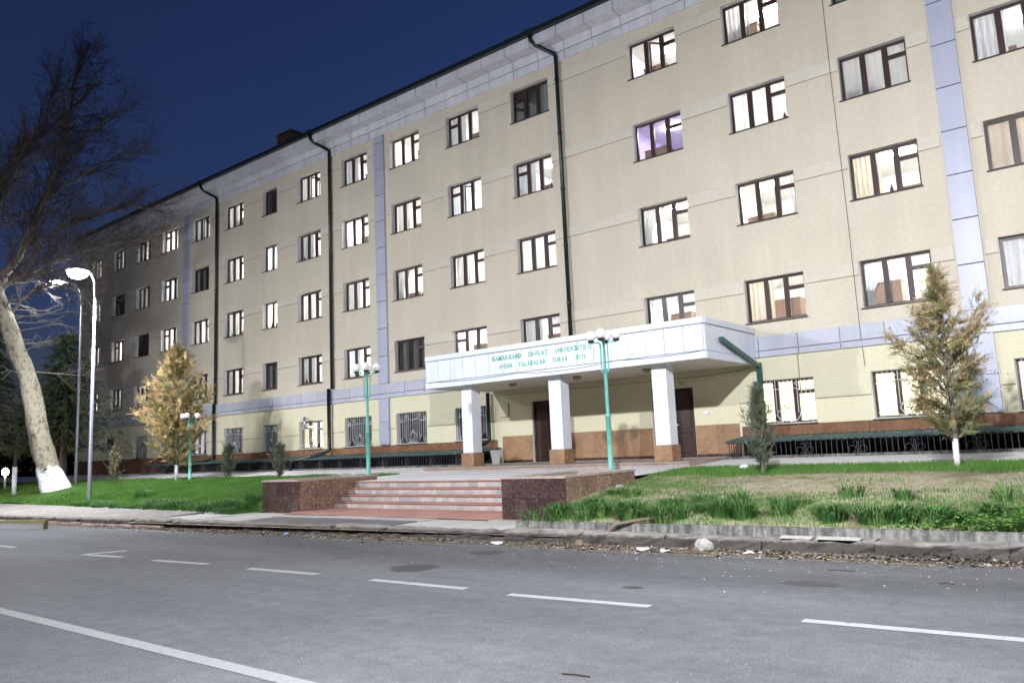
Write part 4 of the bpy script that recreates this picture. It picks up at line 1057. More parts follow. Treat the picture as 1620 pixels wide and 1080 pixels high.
def planter(name, x0, x1, label):
    y0, y1, zt = -9.92, -7.15, 1.0
    e = empty(name, ((x0 + x1) / 2, (y0 + y1) / 2, 0.15), label, 'planter', 'granite planter walls beside the steps')
    t = 0.22
    b = MB(); b.box(x0 + 0.025, x1 - 0.025, y0 + 0.025, y0 + t, 0.05, zt - 0.045); b.box(x0 + 0.025, x1 - 0.025, y1 - t, y1 - 0.025, 0.05, zt - 0.045)
    b.box(x0 + 0.025, x0 + t, y0 + t, y1 - t, 0.05, zt - 0.045); b.box(x1 - t, x1 - 0.025, y0 + t, y1 - t, 0.05, zt - 0.045)
    link('wall_core', b.mesh('wall_core', 'grout'), e)
    link('soil', MB().quad((x0 + t, y0 + t, 0.86), (x1 - t, y0 + t, 0.86), (x1 - t, y1 - t, 0.86), (x0 + t, y1 - t, 0.86)).mesh('soil', 'soil_r'), e)
    n = 5; wd = (x1 - x0) / n
    for i in range(n):
        for (za, zb) in ((0.10, 0.555), (0.56, zt - 0.045)):
            xa = x0 + i * wd
            link('granite_tile', MB().cbox(xa + 0.003, xa + wd - 0.003, y0, y0 + 0.024, za, zb, 0.003).mesh('granite_tile', 'granite_dk'), e)
    m = 5; ld = (y1 - y0 - 0.05) / m
    for xs_, sgn in ((x0, -1), (x1, 1)):
        for j in range(m):
            for (za, zb) in ((0.10, 0.50), (0.505, zt - 0.045)):
                yb = y0 + 0.026 + j * ld
                b = MB(); xa, xb = (xs_, xs_ + 0.024) if sgn < 0 else (xs_ - 0.024, xs_)
                b.box(xa, xb, yb + 0.003, yb + ld - 0.003, za, zb); link('granite_tile', b.mesh('granite_tile', 'terrazzo'), e)
    # coping
    b = MB(); o = 0.012
    b.box(x0 - o, x1 + o, y0 - o, y0 + t + o, zt - 0.043, zt); b.box(x0 - o, x1 + o, y1 - t - o, y1 + o, zt - 0.043, zt)
    b.box(x0 - o, x0 + t + o, y0 + t + o, y1 - t - o, zt - 0.043, zt); b.box(x1 - t - o, x1 + o, y0 + t + o, y1 - t - o, zt - 0.043, zt)
    link('coping', b.mesh('coping', 'podium'), e)
    return e
planter('planter_wall', -10.48, -8.84, 'dark granite planter wall on the right side of the steps')
planter('planter_wall', -19.07, -17.42, 'dark granite planter wall on the left side of the steps')

# ------------------------------------------------------------------ lamps
def globe_lamp(x, y, z0, label, spin=0.0, hh=3.42):
    e = empty('globe_lamp', (x, y, z0), label, 'lamp post', 'mint green globe lamp posts')
    b = MB(); b.lathe([(0.085, 0), (0.085, 0.04), (0.062, 0.06), (0.060, 1.36), (0.078, 1.37), (0.078, 1.42), (0.042, 1.45), (0.036, hh - 0.16)], (x, y, z0), 14)
    link('post', b.mesh('post', 'lamp_green', True), e)
    for k in range(4):
        a = spin + k * math.pi / 2; dx, dy = math.cos(a), math.sin(a)
        P = [(0.045, hh - 0.95), (0.085, hh - 0.90), (0.088, hh - 0.60), (0.088, hh - 0.26), (0.12, hh - 0.20), (0.30, hh - 0.20)]
        arm = link('arm', MB().tube([(x + dx * r_, y + dy * r_, z0 + zz) for r_, zz in P], 0.020, 8).mesh('arm', 'lamp_green', True), e)
        cup = MB().lathe([(0.03, -0.03), (0.075, -0.01), (0.085, 0.02), (0.06, 0.04)], (x + dx * 0.31, y + dy * 0.31, z0 + hh - 0.17), 12)
        link('cup', cup.mesh('cup', 'green_metal', True), arm)
        s = MB(); prof = [(0.128 * math.sin(t), 0.128 * (1 - math.cos(t))) for t in [math.pi * (0.08 + 0.915 * q / 14) for q in range(15)]]
        s.lathe(prof, (x + dx * 0.31, y + dy * 0.31, z0 + hh - 0.15), 20); link('globe', s.mesh('globe', 'globe', True), arm)
globe_lamp(-9.78, -6.62, 0.86, 'mint green globe lamp post beside the right planter in front of the canopy', 0.35, 3.38)
globe_lamp(-18.05, -6.95, 0.86, 'mint green globe lamp post behind the left planter by the steps', 0.75, 3.38)
globe_lamp(-30.95, -5.45, 0.83, 'mint green globe lamp post beside the golden conifer on the left lawn', 0.6, 2.7)

def street_lamp(x, y, z0, hp, dx, dy, label, power, lens='lamp_lens', ha=1.0, col=(0.90, 0.92, 1.0), rad=0.16, tilt=0, pm='pole', ls=1.0, cone=150):
    e = empty('street_lamp', (x, y, z0), label, 'street lamp', 'tall street lamps along the road')
    L = math.hypot(dx, dy); ux, uy = dx / L, dy / L
    b = MB(); b.tube([(x, y, z0 - 0.1), (x, y, z0 + 0.05), (x, y, z0 + hp)], [0.085, 0.072, 0.045], 12); link('pole', b.mesh('pole', pm, True), e)
    P = [(0, hp - 0.02), (0.02, hp + 0.35 * ha), (0.12 * L, hp + 0.68 * ha), (0.38 * L, hp + 0.92 * ha), (0.72 * L, hp + 1.0 * ha), (L, hp + 1.02 * ha)]
    link('arm', MB().tube([(x + ux * r_, y + uy * r_, z0 + zz) for r_, zz in P], 0.038, 10).mesh('arm', pm, True), e)
    hx, hy, hz = x + ux * (L + 0.22), y + uy * (L + 0.22), z0 + hp + 1.02 * ha
    V = []; head = MB(); n = 16
    for j in range(7):
        t = j / 6; prof_r = math.sin(math.pi * (0.08 + 0.88 * t)); 
        for k in range(n):
            a = 2 * math.pi * k / n; w_ = 0.25 * ls * prof_r * math.cos(a); h_ = 0.075 * prof_r * math.sin(a); along = (t - 0.5) * 0.85
            head.v.append((hx + ux * along - uy * w_, hy + uy * along + ux * w_, hz + max(h_, -0.02)))
    for j in range(6):
        for k in range(n): head.f.append((j * n + k, j * n + (k + 1) % n, (j + 1) * n + (k + 1) % n, (j + 1) * n + k))
    head.f.append(tuple(range(n))[::-1]); head.f.append(tuple(6 * n + k for k in range(n)))
    hd = link('head', head.mesh('head', 'pole', True), e)
    ln = MB(); prof = [(0.27 * ls * math.sin(t), -0.22 * ls * math.cos(t)) for t in [math.pi / 2 * q / 6 for q in range(1, 7)]]
    ln.lathe([(0.02, -0.22 * ls)] + prof, (hx, hy, hz - 0.01), 18); link('lens', ln.mesh('lens', lens, True), hd)
    ld = bpy.data.lights.new('lamp_light', 'SPOT' if tilt else 'POINT'); ld.energy = power; ld.color = col; ld.shadow_soft_size = rad
    if tilt: ld.spot_size = R(cone); ld.spot_blend = 1.0
    lo = bpy.data.objects.new('lamp_light', ld); COL.objects.link(lo); lo.location = (hx, hy, hz - 0.20 - 0.22 * ls - rad)
    if tilt: lo.rotation_euler = Vector((ux, uy, -math.tan(R(tilt)))).to_track_quat('-Z', 'Y').to_euler()      # cut-off optics: throws forward and down
    lo.parent = hd; lo.matrix_parent_inverse = world_of(hd).inverted()
    return e
street_lamp(-30.0, -9.85, 0.30, 7.55, -0.12, -0.36, 'tall grey street lamp with blazing head on the left lawn', 1900, ls=1.35, tilt=88, cone=179)
street_lamp(-37.0, -7.45, 0.75, 8.2, -0.25, -0.7, 'far street lamp glowing small behind the leaning tree', 160, 'lamp_lens_far', pm='iron_dk', ls=0.8)  # dark pole colour makes the pole look less lit
street_lamp(-1.6, -23.2, 0.14, 9.0, 0.05, 1.05, 'street lamp on the near pavement standing beside the viewpoint', 7500, rad=0.2, tilt=42, cone=162)
street_lamp(20.0, -23.2, 0.14, 9.0, 0.05, 1.05, 'street lamp added for fill on the near pavement farther right, out of view', 3200, rad=0.2, tilt=40, cone=168)  # unseen lamp in the same row, added as weak fill from the right
street_lamp(-23.2, -23.2, 0.14, 9.0, 0.05, 1.05, 'street lamp on the near pavement farther left, out of view', 3400, rad=0.2, tilt=35, cone=172)
# low warm lantern at the far left
e = empty('path_lantern', (-39.95, -9.25, 0.75), 'low warm glowing lantern by the path at the far left', 'lantern')
link('post', MB().lathe([(0.07, 0), (0.05, 0.05), (0.05, 0.62)], (-39.95, -9.25, 0.75), 10).mesh('post', 'iron_dk', True), e)
link('lens', MB().lathe([(0.05, 0), (0.12, 0.05), (0.13, 0.22), (0.05, 0.30)], (-39.95, -9.25, 1.37), 14).mesh('lens', 'warm_lens', True), e)
link('cap', MB().lathe([(0.15, 0), (0.04, 0.08)], (-39.95, -9.25, 1.675), 12).mesh('cap', 'iron_dk', True), e)

# ------------------------------------------------------------------ vegetation
def blades(name, xs, ys, hs, ws, mat, lean=0.35, zf=lawn_h, label=None):
    n = len(xs); z = zf(xs, ys) - 0.01
    a = rng.uniform(0, 2 * np.pi, n); l = rng.uniform(0.05, lean, n) * hs; la = rng.uniform(0, 2 * np.pi, n)
    dx, dy = np.cos(a) * ws / 2, np.sin(a) * ws / 2; lx, ly = np.cos(la) * l, np.sin(la) * l
    V = np.empty((n, 5, 3), np.float32)
    V[:, 0] = np.stack([xs - dx, ys - dy, z], 1); V[:, 1] = np.stack([xs + dx, ys + dy, z], 1)
    V[:, 2] = np.stack([xs + dx * 0.75 + lx * 0.35, ys + dy * 0.75 + ly * 0.35, z + hs * 0.6], 1); V[:, 3] = np.stack([xs - dx * 0.75 + lx * 0.35, ys - dy * 0.75 + ly * 0.35, z + hs * 0.6], 1)
    V[:, 4] = np.stack([xs + lx, ys + ly, z + hs * np.where(l > 0.6 * hs, 0.8, 1)], 1)
    i = np.arange(n)[:, None] * 5
    F = np.concatenate([i + np.array([[0, 1, 2]]), i + np.array([[0, 2, 3]]), i + np.array([[3, 2, 4]])], 0)
    o = link(name, fast_mesh(name, V.reshape(-1, 3), F, mat)); o['kind'] = 'stuff'
    if label: o['label'] = label; o['category'] = 'grass'
    return o
def scatter(n, x0, x1, t0, t1):
    x = rng.uniform(x0, x1, n); t = rng.uniform(t0, t1, n); c = yc(x); y = c + (Y_TOP + 0.05 - c) * t
    return x, y, t
# left lawn: dense short grass, longer at the foot
x, y, t = scatter(150000, -46, -19.15, 0.0, 1.0)
keep = rng.random(len(x)) < np.clip(0.25 + (x + 46) / 27, 0.3, 1.0); x, y, t = x[keep], y[keep], t[keep]
bare = (np.hypot((x + 36.0) / 1.5, (y + 8.9) / 0.9) < 1) | (np.hypot((x + 31.5) / 0.9, (y + 5.6) / 0.6) < 1); x, y, t = x[~bare], y[~bare], t[~bare]
h = rng.uniform(0.05, 0.10, len(x)) * (1 + 0.5 * (vnoise(x * 1.5, y * 1.5, 3) > 0.1)) * np.where(t < 0.10, 1.5, 1)
blades('grass', x, y, h, np.full(len(x), 0.011), 'grass', 0.5, label='short bright green grass covering the left lawn')
# right lawn: short grass along the top, patchy in the middle
x, y, t = scatter(230000, -8.75, 9, 0.0, 1.0)
pm_ = vnoise(x * 0.9, y * 1.4, 8) + 0.4 * vnoise(x * 3, y * 3, 1)
top = np.clip((t - 0.70) / 0.10, 0, 1); low = np.clip((0.40 - t) / 0.15, 0, 1) * (vnoise(x * 1.6, y * 1.8, 6) > -0.35); left = np.clip((-7.2 - x) / 1.5, 0, 1)
dens = np.maximum(np.maximum(top * 0.8, low * 0.55), 0.025 + 0.16 * (pm_ > 0.40) + 0.25 * (x > -1.8) * (pm_ > 0.0) * (t < 0.6)); dens = np.maximum(dens, left * 0.35)
inpatch = ((x + 3.9) / 3.3) ** 2 + ((t - 0.56) / 0.19) ** 2 + 0.35 * vnoise(x * 2.3, y * 2.9, 3) < 1
dens = np.where(inpatch, dens, np.maximum(dens, 0.20 + 0.25 * (vnoise(x * 2.6, y * 2.2, 9) > 0)))
keep = rng.random(len(x)) < dens * np.where(x > 2, 0.5, 1); x, y, t = x[keep], y[keep], t[keep]
h = np.where(t > 0.68, rng.uniform(0.07, 0.15, len(x)), rng.uniform(0.03, 0.08, len(x)))
blades('grass', x, y, h, np.full(len(x), 0.010), 'grass', 0.6, label='short green grass along the top of the right bank')
x, y, t = scatter(11000, -8.75, 9, 0.25, 0.85)
blades('dry_grass', x, y, rng.uniform(0.02, 0.05, len(x)), np.full(len(x), 0.008), 'grass_dry', 1.2, label='sparse dry grass on the bare soil of the right bank')
# tall tufts at the foot of the right bank
def tufts(name, spots, mat, label):
    X = []; Y = []; Hh = []; LX = []; 
    V = []; F = []
    for (cx, cy, rad, hh, n) in spots:
        z = float(lawn_h(cx, cy)) - 0.02
        for k in range(n):
            a = random.uniform(0, 6.283); rr = rad * math.sqrt(random.random()); bx, by = cx + rr * math.cos(a), cy + rr * math.sin(a)
            hgt = hh * random.uniform(0.6, 1.1); out = hgt * random.uniform(0.25, 0.9) * (0.4 + rr / rad); w = 0.008
            ca, sa = math.cos(a), math.sin(a); zb = float(z)
            i = len(V); px, py = -sa * w, ca * w
            P = [(bx, by, zb), (bx + ca * out * 0.3, by + sa * out * 0.3, zb + hgt * 0.6), (bx + ca * out * 0.7, by + sa * out * 0.7, zb + hgt * 0.92), (bx + ca * out * 1.1, by + sa * out * 1.1, zb + hgt * (1.0 - 0.35 * out / hgt))]
            for j, p in enumerate(P[:3]):
                q = (1, 0.9, 0.6)[j]; V.append((p[0] - px * q, p[1] - py * q, p[2])); V.append((p[0] + px * q, p[1] + py * q, p[2]))
            V.append(P[3])
            F += [(i, i + 1, i + 3), (i, i + 3, i + 2), (i + 2, i + 3, i + 5), (i + 2, i + 5, i + 4), (i + 4, i + 5, i + 6)]
    o = link(name, fast_mesh(name, np.array(V), np.array(F), mat)); o['kind'] = 'stuff'; o['label'] = label; o['category'] = 'grass'
spots = []
for k in range(64):
    x = random.uniform(-8.7, 3.0); tt = abs(random.gauss(0, 0.16)) + 0.01
    if float(vnoise(np.array(x * 1.7), np.array(0.3), 4)) < -0.35 and random.random() < 0.7: continue
    c = float(yc(x)); y = c + (Y_TOP - c) * tt
    spots.append((x, y, random.uniform(0.10, 0.26), random.uniform(0.10, 0.34) * (1 - 0.5 * min(1, tt * 2)), random.randint(40, 160)))
for (xx, dy_, hh) in ((-8.35, 0.5, 0.42), (-7.5, 0.5, 0.36), (-6.9, 0.45, 0.40), (-5.3, 0.55, 0.42), (-4.95, 0.5, 0.40), (-3.6, 0.4, 0.36), (-3.05, 0.35, 0.36), (-2.65, 0.4, 0.34), (-2.2, 0.35, 0.35), (-0.55, 1.0, 0.40), (-0.2, 1.1, 0.38), (-6.2, 0.2, 0.36)):
    spots.append((xx, float(yc(xx)) + dy_, 0.17, hh * 0.78, 210))
tufts('tall_grass', spots, 'grass_tuft', 'tall dark green grass tufts at the foot of the right bank')
tufts('tall_grass', [(a_ + random.uniform(-.1, .1), b_ + random.uniform(-.05, .1), c_ * 1.15, d_ * 0.9, n_ // 3) for (a_, b_, c_, d_, n_) in spots], 'grass_light', 'lighter blades mixed into the tufts of the right bank')
spots = []
for k in range(60):
    x = random.uniform(-30, -19.3); c = float(yc(x)); spots.append((x, c + random.uniform(0.02, 0.3), 0.14, random.uniform(0.12, 0.24), 70))
for (xx, dy_) in ((-19.5, 0.5), (-20.0, 0.35), (-19.7, 1.1), (-22.5, 0.25), (-24.0, 0.3), (-27.2, 1.3)): spots.append((xx, float(yc(xx)) + dy_, 0.26, 0.30, 240))
tufts('tall_grass', spots, 'grass_tuft', 'longer grass along the lower edge of the left lawn')
# broad-leaved weeds
V = []; F = []
for k in range(6500):
    if k < 3400: x = random.gauss(-0.7, 0.75); dy_ = random.gauss(0.25, 0.35)
    elif k < 4900: x = random.uniform(-8.6, -6.0); dy_ = random.uniform(1.6, 4.2)
    else: x = random.uniform(-8.6, 2); dy_ = random.uniform(0.0, 2.2)
    if x < -8.7: continue
    dy_ = max(dy_, 0.0); y = float(yc(x)) + dy_; z = float(lawn_h(x, y)) + random.uniform(0.01, 0.16 if k < 3400 else 0.05) - (random.uniform(0, 0.14) if dy_ < 0 else 0)
    s = random.uniform(0.014, 0.030) * (1.5 if k < 3400 else 1); a = random.uniform(0, 6.28); ti = random.uniform(-0.5, 0.5)
    i = len(V); ca, sa = math.cos(a) * s, math.sin(a) * s
    V += [(x - ca, y - sa, z - ti * s), (x + sa * 0.7, y - ca * 0.7, z), (x + ca, y + sa, z + ti * s), (x - sa * 0.7, y + ca * 0.7, z)]
    F.append((i, i + 1, i + 2, i + 3))
o = link('weeds', fast_mesh('weeds', np.array(V), np.array(F), 'weed')); o['kind'] = 'stuff'; o['label'] = 'low broad leaved weeds creeping over the right bank'; o['category'] = 'weeds'

# ---- trees
def limb_mesh(b, pts, r0, r1, n=8, sub=4, wob=0.0):
    P = [Vector(p) for p in pts]; out = []; rad = []
    for i in range(len(P) - 1):
        p0 = P[max(i - 1, 0)]; p1 = P[i]; p2 = P[i + 1]; p3 = P[min(i + 2, len(P) - 1)]
        for k in range(sub):
            t = k / sub
            q = 0.5 * ((2 * p1) + (p2 - p0) * t + (2 * p0 - 5 * p1 + 4 * p2 - p3) * t * t + (-p0 + 3 * p1 - 3 * p2 + p3) * t ** 3)
            out.append(q + Vector((random.gauss(0, wob), random.gauss(0, wob), random.gauss(0, wob))))
    out.append(P[-1]); m = len(out)
    rad = [r0 + (r1 - r0) * (k / (m - 1)) ** 0.8 for k in range(m)]
    b.tube(out, rad, n); return out, rad
def rvec(s=1.0): return Vector((random.gauss(0, s), random.gauss(0, s), random.gauss(0, s)))
def grow(b, p, d, L, r, depth, droop=0.0, n=3, kids=(3, 5), spread=0.6, upb=0.15):
    """one branch and its twigs, added to mesh builder b"""
    seg = 5 if depth > 0 else 4; pts = [p]; q = p.copy(); dd = d.normalized()
    for k in range(seg):
        dd = (dd + rvec(0.13) + Vector((0, 0, upb * 0.35 - droop))).normalized(); q = q + dd * (L / seg); pts.append(q.copy())
    b.tube(pts, [r * (1 - 0.75 * k / seg) for k in range(seg + 1)], n if depth < 2 else 4, cap=False)
    if depth <= 0: return
    for k in range(random.randint(*kids)):
        t = random.uniform(0.25, 1.0); i = min(seg - 1, int(t * seg)); base = pts[i].lerp(pts[i + 1], t * seg - i)
        nd = ((pts[i + 1] - pts[i]).normalized() + rvec(spread)).normalized()
        grow(b, base, nd, L * random.uniform(0.35, 0.6), r * 0.5, depth - 1, droop, n, kids, spread, upb)

# the big leaning plane tree on the left lawn
pt = empty('plane_tree', (-36.3, -8.5, 0.6), 'big leaning bare plane tree with whitewashed foot on the left lawn', 'tree')
trunk = [(-36.31, -8.34, 0.29), (-36.34, -8.48, 0.8), (-36.48, -8.83, 1.74), (-36.62, -9.21, 3.23), (-36.76, -9.6, 5.41), (-36.91, -10.01, 6.63), (-37.05, -10.44, 7.97), (-37.18, -10.83, 9.04), (-37.28, -11.16, 9.98)]
def thick_trunk(pts, radf, n=18, sub=6, seed=0):
    b = MB(); P = [Vector(p) for p in pts]; out = []
    for i in range(len(P) - 1):
        p0 = P[max(i - 1, 0)]; p1 = P[i]; p2 = P[i + 1]; p3 = P[min(i + 2, len(P) - 1)]
        for k in range(sub):
            t = k / sub; out.append(0.5 * ((2 * p1) + (p2 - p0) * t + (2 * p0 - 5 * p1 + 4 * p2 - p3) * t * t + (-p0 + 3 * p1 - 3 * p2 + p3) * t ** 3))
    out.append(P[-1]); m = len(out)
    for i, q in enumerate(out):
        r = radf(q.z)
        for k in range(n):
            a = 2 * math.pi * k / n
            rr = r * (1 + 0.07 * math.sin(3 * a + q.z * 1.1) + 0.05 * math.sin(5 * a - q.z * 2.3) + 0.04 * math.sin(q.z * 5 + 2 * a) + 0.03 * math.sin(q.z * 11 + 4 * a))
            b.v.append((q.x + rr * math.cos(a), q.y + rr * math.sin(a), q.z))
    for i in range(m - 1):
        for k in range(n): b.f.append((i * n + k, i * n + (k + 1) % n, (i + 1) * n + (k + 1) % n, (i + 1) * n + k))
    return b, out
rf_ = lambda z: 0.43 + 0.22 * math.exp(-(z - 0.5) * 1.4) - 0.014 * (z - 1)
b, _ = thick_trunk(trunk, rf_); link('trunk', b.mesh('trunk', 'bark', True), pt)
b, _ = thick_trunk([trunk[0], trunk[1], (-36.47, -8.8, 1.62)], lambda z: rf_(z) + 0.012, 18, 10); 
nv = len(b.v) - 18
for k in range(18): x_, y_, z_ = b.v[nv + k]; b.v[nv + k] = (x_, y_, z_ + 0.10 * math.sin(k * 1.9) + 0.06 * math.sin(k * 3.1))
link('whitewash', b.mesh('whitewash', 'whitewash', True), pt)
limbs = [([(-37.18, -10.83, 9.04), (-37.64, -10.41, 9.93), (-37.4, -9.7, 11.61), (-37.2, -9.11, 13.52), (-37.05, -8.72, 15.14), (-36.91, -8.34, 17.13), (-36.83, -8.15, 19.48), (-36.71, -7.89, 20.98)], 0.24, 0.03),
         ([(-37.28, -11.16, 9.98), (-36.18, -11.48, 11.89), (-36.1, -11.21, 13.4), (-35.98, -10.83, 14.49), (-35.78, -10.27, 15.77), (-35.57, -9.65, 17.49), (-35.57, -9.37, 19.38)], 0.17, 0.02),
         ([(-37.28, -11.16, 9.98), (-37.85, -12.33, 11.75), (-38.3, -13.47, 14.14), (-38.42, -14.27, 17.1), (-38.19, -14.61, 20.07)], 0.24, 0.03),
         ([(-37.18, -10.83, 9.04), (-36.82, -9.82, 10.04), (-36.37, -8.68, 10.72), (-35.91, -7.43, 11.4), (-35.45, -6.18, 11.86), (-35.11, -5.15, 12.2)], 0.10, 0.015),
         ([(-37.05, -10.44, 7.97), (-36.71, -9.6, 9.24), (-36.37, -8.68, 9.58), (-36.02, -7.89, 9.24), (-35.8, -7.32, 8.44)], 0.075, 0.015),
         ([(-37.51, -9.94, 11.06), (-36.94, -8.57, 12.32), (-36.25, -7.09, 13.23), (-35.68, -5.83, 13.68), (-35.11, -4.69, 13.46)], 0.10, 0.015),
         ([(-37.2, -9.11, 13.52), (-36.59, -7.89, 14.82), (-36.02, -6.63, 15.96), (-35.57, -5.49, 16.42)], 0.075, 0.012),
         ([(-37.05, -8.72, 15.14), (-36.48, -7.66, 16.76), (-35.91, -6.75, 18.02), (-35.57, -6.18, 18.7)], 0.06, 0.012)]
twb = MB(); lb = MB()
for (P, r0, r1) in limbs:
    pts, rad = limb_mesh(lb, P, r0, r1, 8, 5, 0.03)
    m = len(pts)
    for i in range(3, m):
        nb = 3 if r0 < 0.15 else 4
        for k in range(nb):
            d = (pts[i] - pts[i - 1]).normalized() + rvec(0.55) + Vector((0.10, 0.30, 0.05))
            grow(twb, pts[i], d, random.uniform(1.1, 2.6) * (1 - 0.25 * i / m), min(0.03, rad[i] * 0.42), 2, 0.0, 3, (5, 7), 0.6, 0.2)
# short shoots on the trunk, lit by the lamp
for k in range(26):
    i = random.choice((4, 5, 5, 6, 6, 7)); base = Vector(trunk[i]).lerp(Vector(trunk[min(8, i + 1)]), random.random())
    a = random.uniform(0, 6.28); d = Vector((math.cos(a) * 0.6 + 0.3, math.sin(a) * 0.8 + 0.4, 0.2))
    grow(lb, base + d * 0.3, d, random.uniform(0.8, 2.3), 0.028, 2, random.choice((0.0, 0.06, 0.10)), 4, (2, 4), 0.5, 0.1)
link('limbs', lb.mesh('limbs', 'twig', True), pt)
link('crown', twb.mesh('crown', 'twig_dk'), pt)

def spray(V, F, MI, p, d, L, w, n, mi, droop=0.1):
    """feathery conifer spray: a spine with flat leaflets to both sides"""
    d = d.normalized(); sd = d.cross(Vector((random.gauss(0, 1), random.gauss(0, 1), random.gauss(0, 1))))
    if sd.length < 1e-3: sd = d.orthogonal()
    sd.normalize(); q = p.copy()
    for k in range(n):
        t = k / n; q = p + d * (L * t) + Vector((0, 0, -droop * L * t * t))
        l = w * (1 - 0.65 * t) * random.uniform(0.7, 1.2)
        for s in (-1, 1):
            tip = q + (d * 0.75 + sd * s * 0.75 + rvec(0.18)).normalized() * l
            wv = d * (0.0 + l * 0.16); i = len(V)
            V.append(q - wv); V.append(q + wv); V.append(tip); F.append((i, i + 1, i + 2)); MI.append(mi)
    i = len(V); V.append(q - sd * w * 0.12); V.append(q + sd * w * 0.12); V.append(q + d * w * 0.9); F.append((i, i + 1, i + 2)); MI.append(mi)

def conifer(name, base, H, prof, label, mats, nbr, trunk_h, trunk_r, gold, ws=0.09, up=0.55, lob=0.25, wash=True, nspr=(9, 14), seed=1, side=None, cat='tree', group=None, arms=()):
    random.seed(seed)
    e = empty(name, base, label, cat, group); B = Vector(base)
    b = MB(); b.tube([B + Vector((0, 0, -0.1)), B + Vector((0.02, 0, trunk_h)), B + Vector((0.05, 0.03, H * 0.6)), B + Vector((0.0, 0.0, H * 0.97))], [trunk_r, trunk_r * 0.85, trunk_r * 0.5, 0.01], 8)
    V = []; F = []; MI = []
    for k in range(nbr):
        t = (k + random.random()) / nbr; z = trunk_h + (H - trunk_h) * t ** 0.92
        a = k * 2.399 + random.uniform(-0.4, 0.4)
        R_ = prof(t) * (1 + lob * math.sin(a * 2 + seed) + random.uniform(-0.45, 0.35))
        if side: R_ *= side(a, t)
        if R_ < 0.05: R_ = 0.05
        d = Vector((math.cos(a), math.sin(a), up * random.uniform(0.6, 1.5)))
        p0 = B + Vector((0, 0, z - R_ * up * 0.5)); pts = [p0 + d * (R_ * q / 5) + Vector((0, 0, -0.06 * R_ * q / 5)) + rvec(0.012) for q in range(6)]
        b.tube(pts, [trunk_r * 0.22 * (1 - q / 6) + 0.003 for q in range(6)], 4, cap=False)
        m = random.randint(*nspr) if random.random() > 0.12 else 4
        for j in range(m):
            u = random.uniform(0.08, 1.02); i = min(4, int(u * 5)); q = pts[i].lerp(pts[i + 1], min(1, u * 5 - i))
            dd = d.normalized() * 0.7 + rvec(0.5) + Vector((0, 0, 0.25))
            mi = 1 if random.random() < gold(u, t, a) else 0
            g_ = random.uniform(0.6, 1.55); spray(V, F, MI, q, dd, random.uniform(1.8, 4.2) * ws, ws * g_, random.randint(5, 9), mi, random.uniform(-0.1, 0.4))
    for (t0, t1, a, R_) in arms:          # the long limbs that give the outline
        p0 = B + Vector((0, 0, trunk_h + (H - trunk_h) * t0)); p1 = B + Vector((math.cos(a) * R_, math.sin(a) * R_, trunk_h + (H - trunk_h) * t1))
        pts = [p0.lerp(p1, q / 7) + Vector((0, 0, -0.12 * R_ * math.sin(math.pi * q / 7))) + rvec(0.02) for q in range(8)]
        b.tube(pts, [trunk_r * 0.30 * (1 - q / 8) + 0.004 for q in range(8)], 5, cap=False); d = (p1 - p0).normalized()
        for j in range(90):
            u = random.uniform(0.2, 1.0); i = min(6, int(u * 7)); q = pts[i].lerp(pts[i + 1], min(1, u * 7 - i)) + rvec(0.05 + 0.09 * (1 - u))
            spray(V, F, MI, q, d * 0.8 + rvec(0.5) + Vector((0, 0, 0.2)), random.uniform(1.8, 4.2) * ws, ws * random.uniform(0.6, 1.5), random.randint(5, 9), 1 if random.random() < gold(u, t1, a) + 0.1 else 0, random.uniform(-0.1, 0.4))
    link('trunk', b.mesh('trunk', 'twig'), e)
    if wash: link('whitewash', MB().tube([B + Vector((0, 0, -0.05)), B + Vector((0.012, 0, trunk_h * 0.9))], [trunk_r * 1.08, trunk_r * 0.95], 10).mesh('whitewash', 'whitewash', True), e)
    link('crown', fast_mesh('crown', np.array([tuple(v) for v in V]), np.array(F), list(mats), False, MI), e)
    return e
def bump_prof(pts):
    def f(t):
        for (a, ra), (c, rc) in zip(pts, pts[1:]):
            if t <= c: return ra + (rc - ra) * (t - a) / (c - a)
        return pts[-1][1]
    return f
zl = float(lawn_h(-31.5, -5.75))
conifer('conifer_tree', (-31.5, -5.75, zl), 5.55, bump_prof([(0, 0.7), (0.12, 1.1), (0.35, 1.25), (0.55, 1.1), (0.75, 0.70), (0.9, 0.32), (1, 0.06)]),
        'golden brown bushy conifer on the left lawn', ('thuja_green', 'thuja_gold'), 150, 0.75, 0.075, lambda u, t, a: 0.30 + 0.40 * u + 0.15 * (math.sin(a * 1.0 + 2.4)), 0.125, 0.75, 0.30, True, (15, 22), 3, arms=((0.25, 0.60, R(-142), 1.65), (0.2, 0.45, R(-150), 1.75), (0.35, 0.72, R(-135), 1.2), (0.3, 0.62, R(38), 1.45), (0.15, 0.38, R(30), 1.5), (0.45, 0.78, R(50), 0.95)))
zr = float(lawn_h(-2.68, -5.6))
conifer('conifer_tree', (-2.68, -5.6, zr), 3.85, bump_prof([(0, 0.45), (0.15, 0.62), (0.32, 0.55), (0.48, 0.68), (0.60, 0.56), (0.70, 0.34), (0.82, 0.18), (1, 0.03)]),
        'straw coloured conifer with whitewashed stem on the right lawn', ('thuja_green', 'thuja_straw'), 95, 0.62, 0.055, lambda u, t, a: 0.10 + 0.45 * u + 0.45 * t, 0.085, 0.65, 0.38, True, (11, 16), 5, arms=((0.38, 0.84, R(38), 0.85), (0.42, 0.60, R(-142), 1.02), (0.40, 0.72, R(20), 0.75), (0.30, 0.45, R(45), 0.8), (0.25, 0.40, R(-140), 0.75), (0.10, 0.22, R(38), 0.72), (0.12, 0.20, R(-135), 0.68), (0.5, 0.74, R(-120), 0.6)))
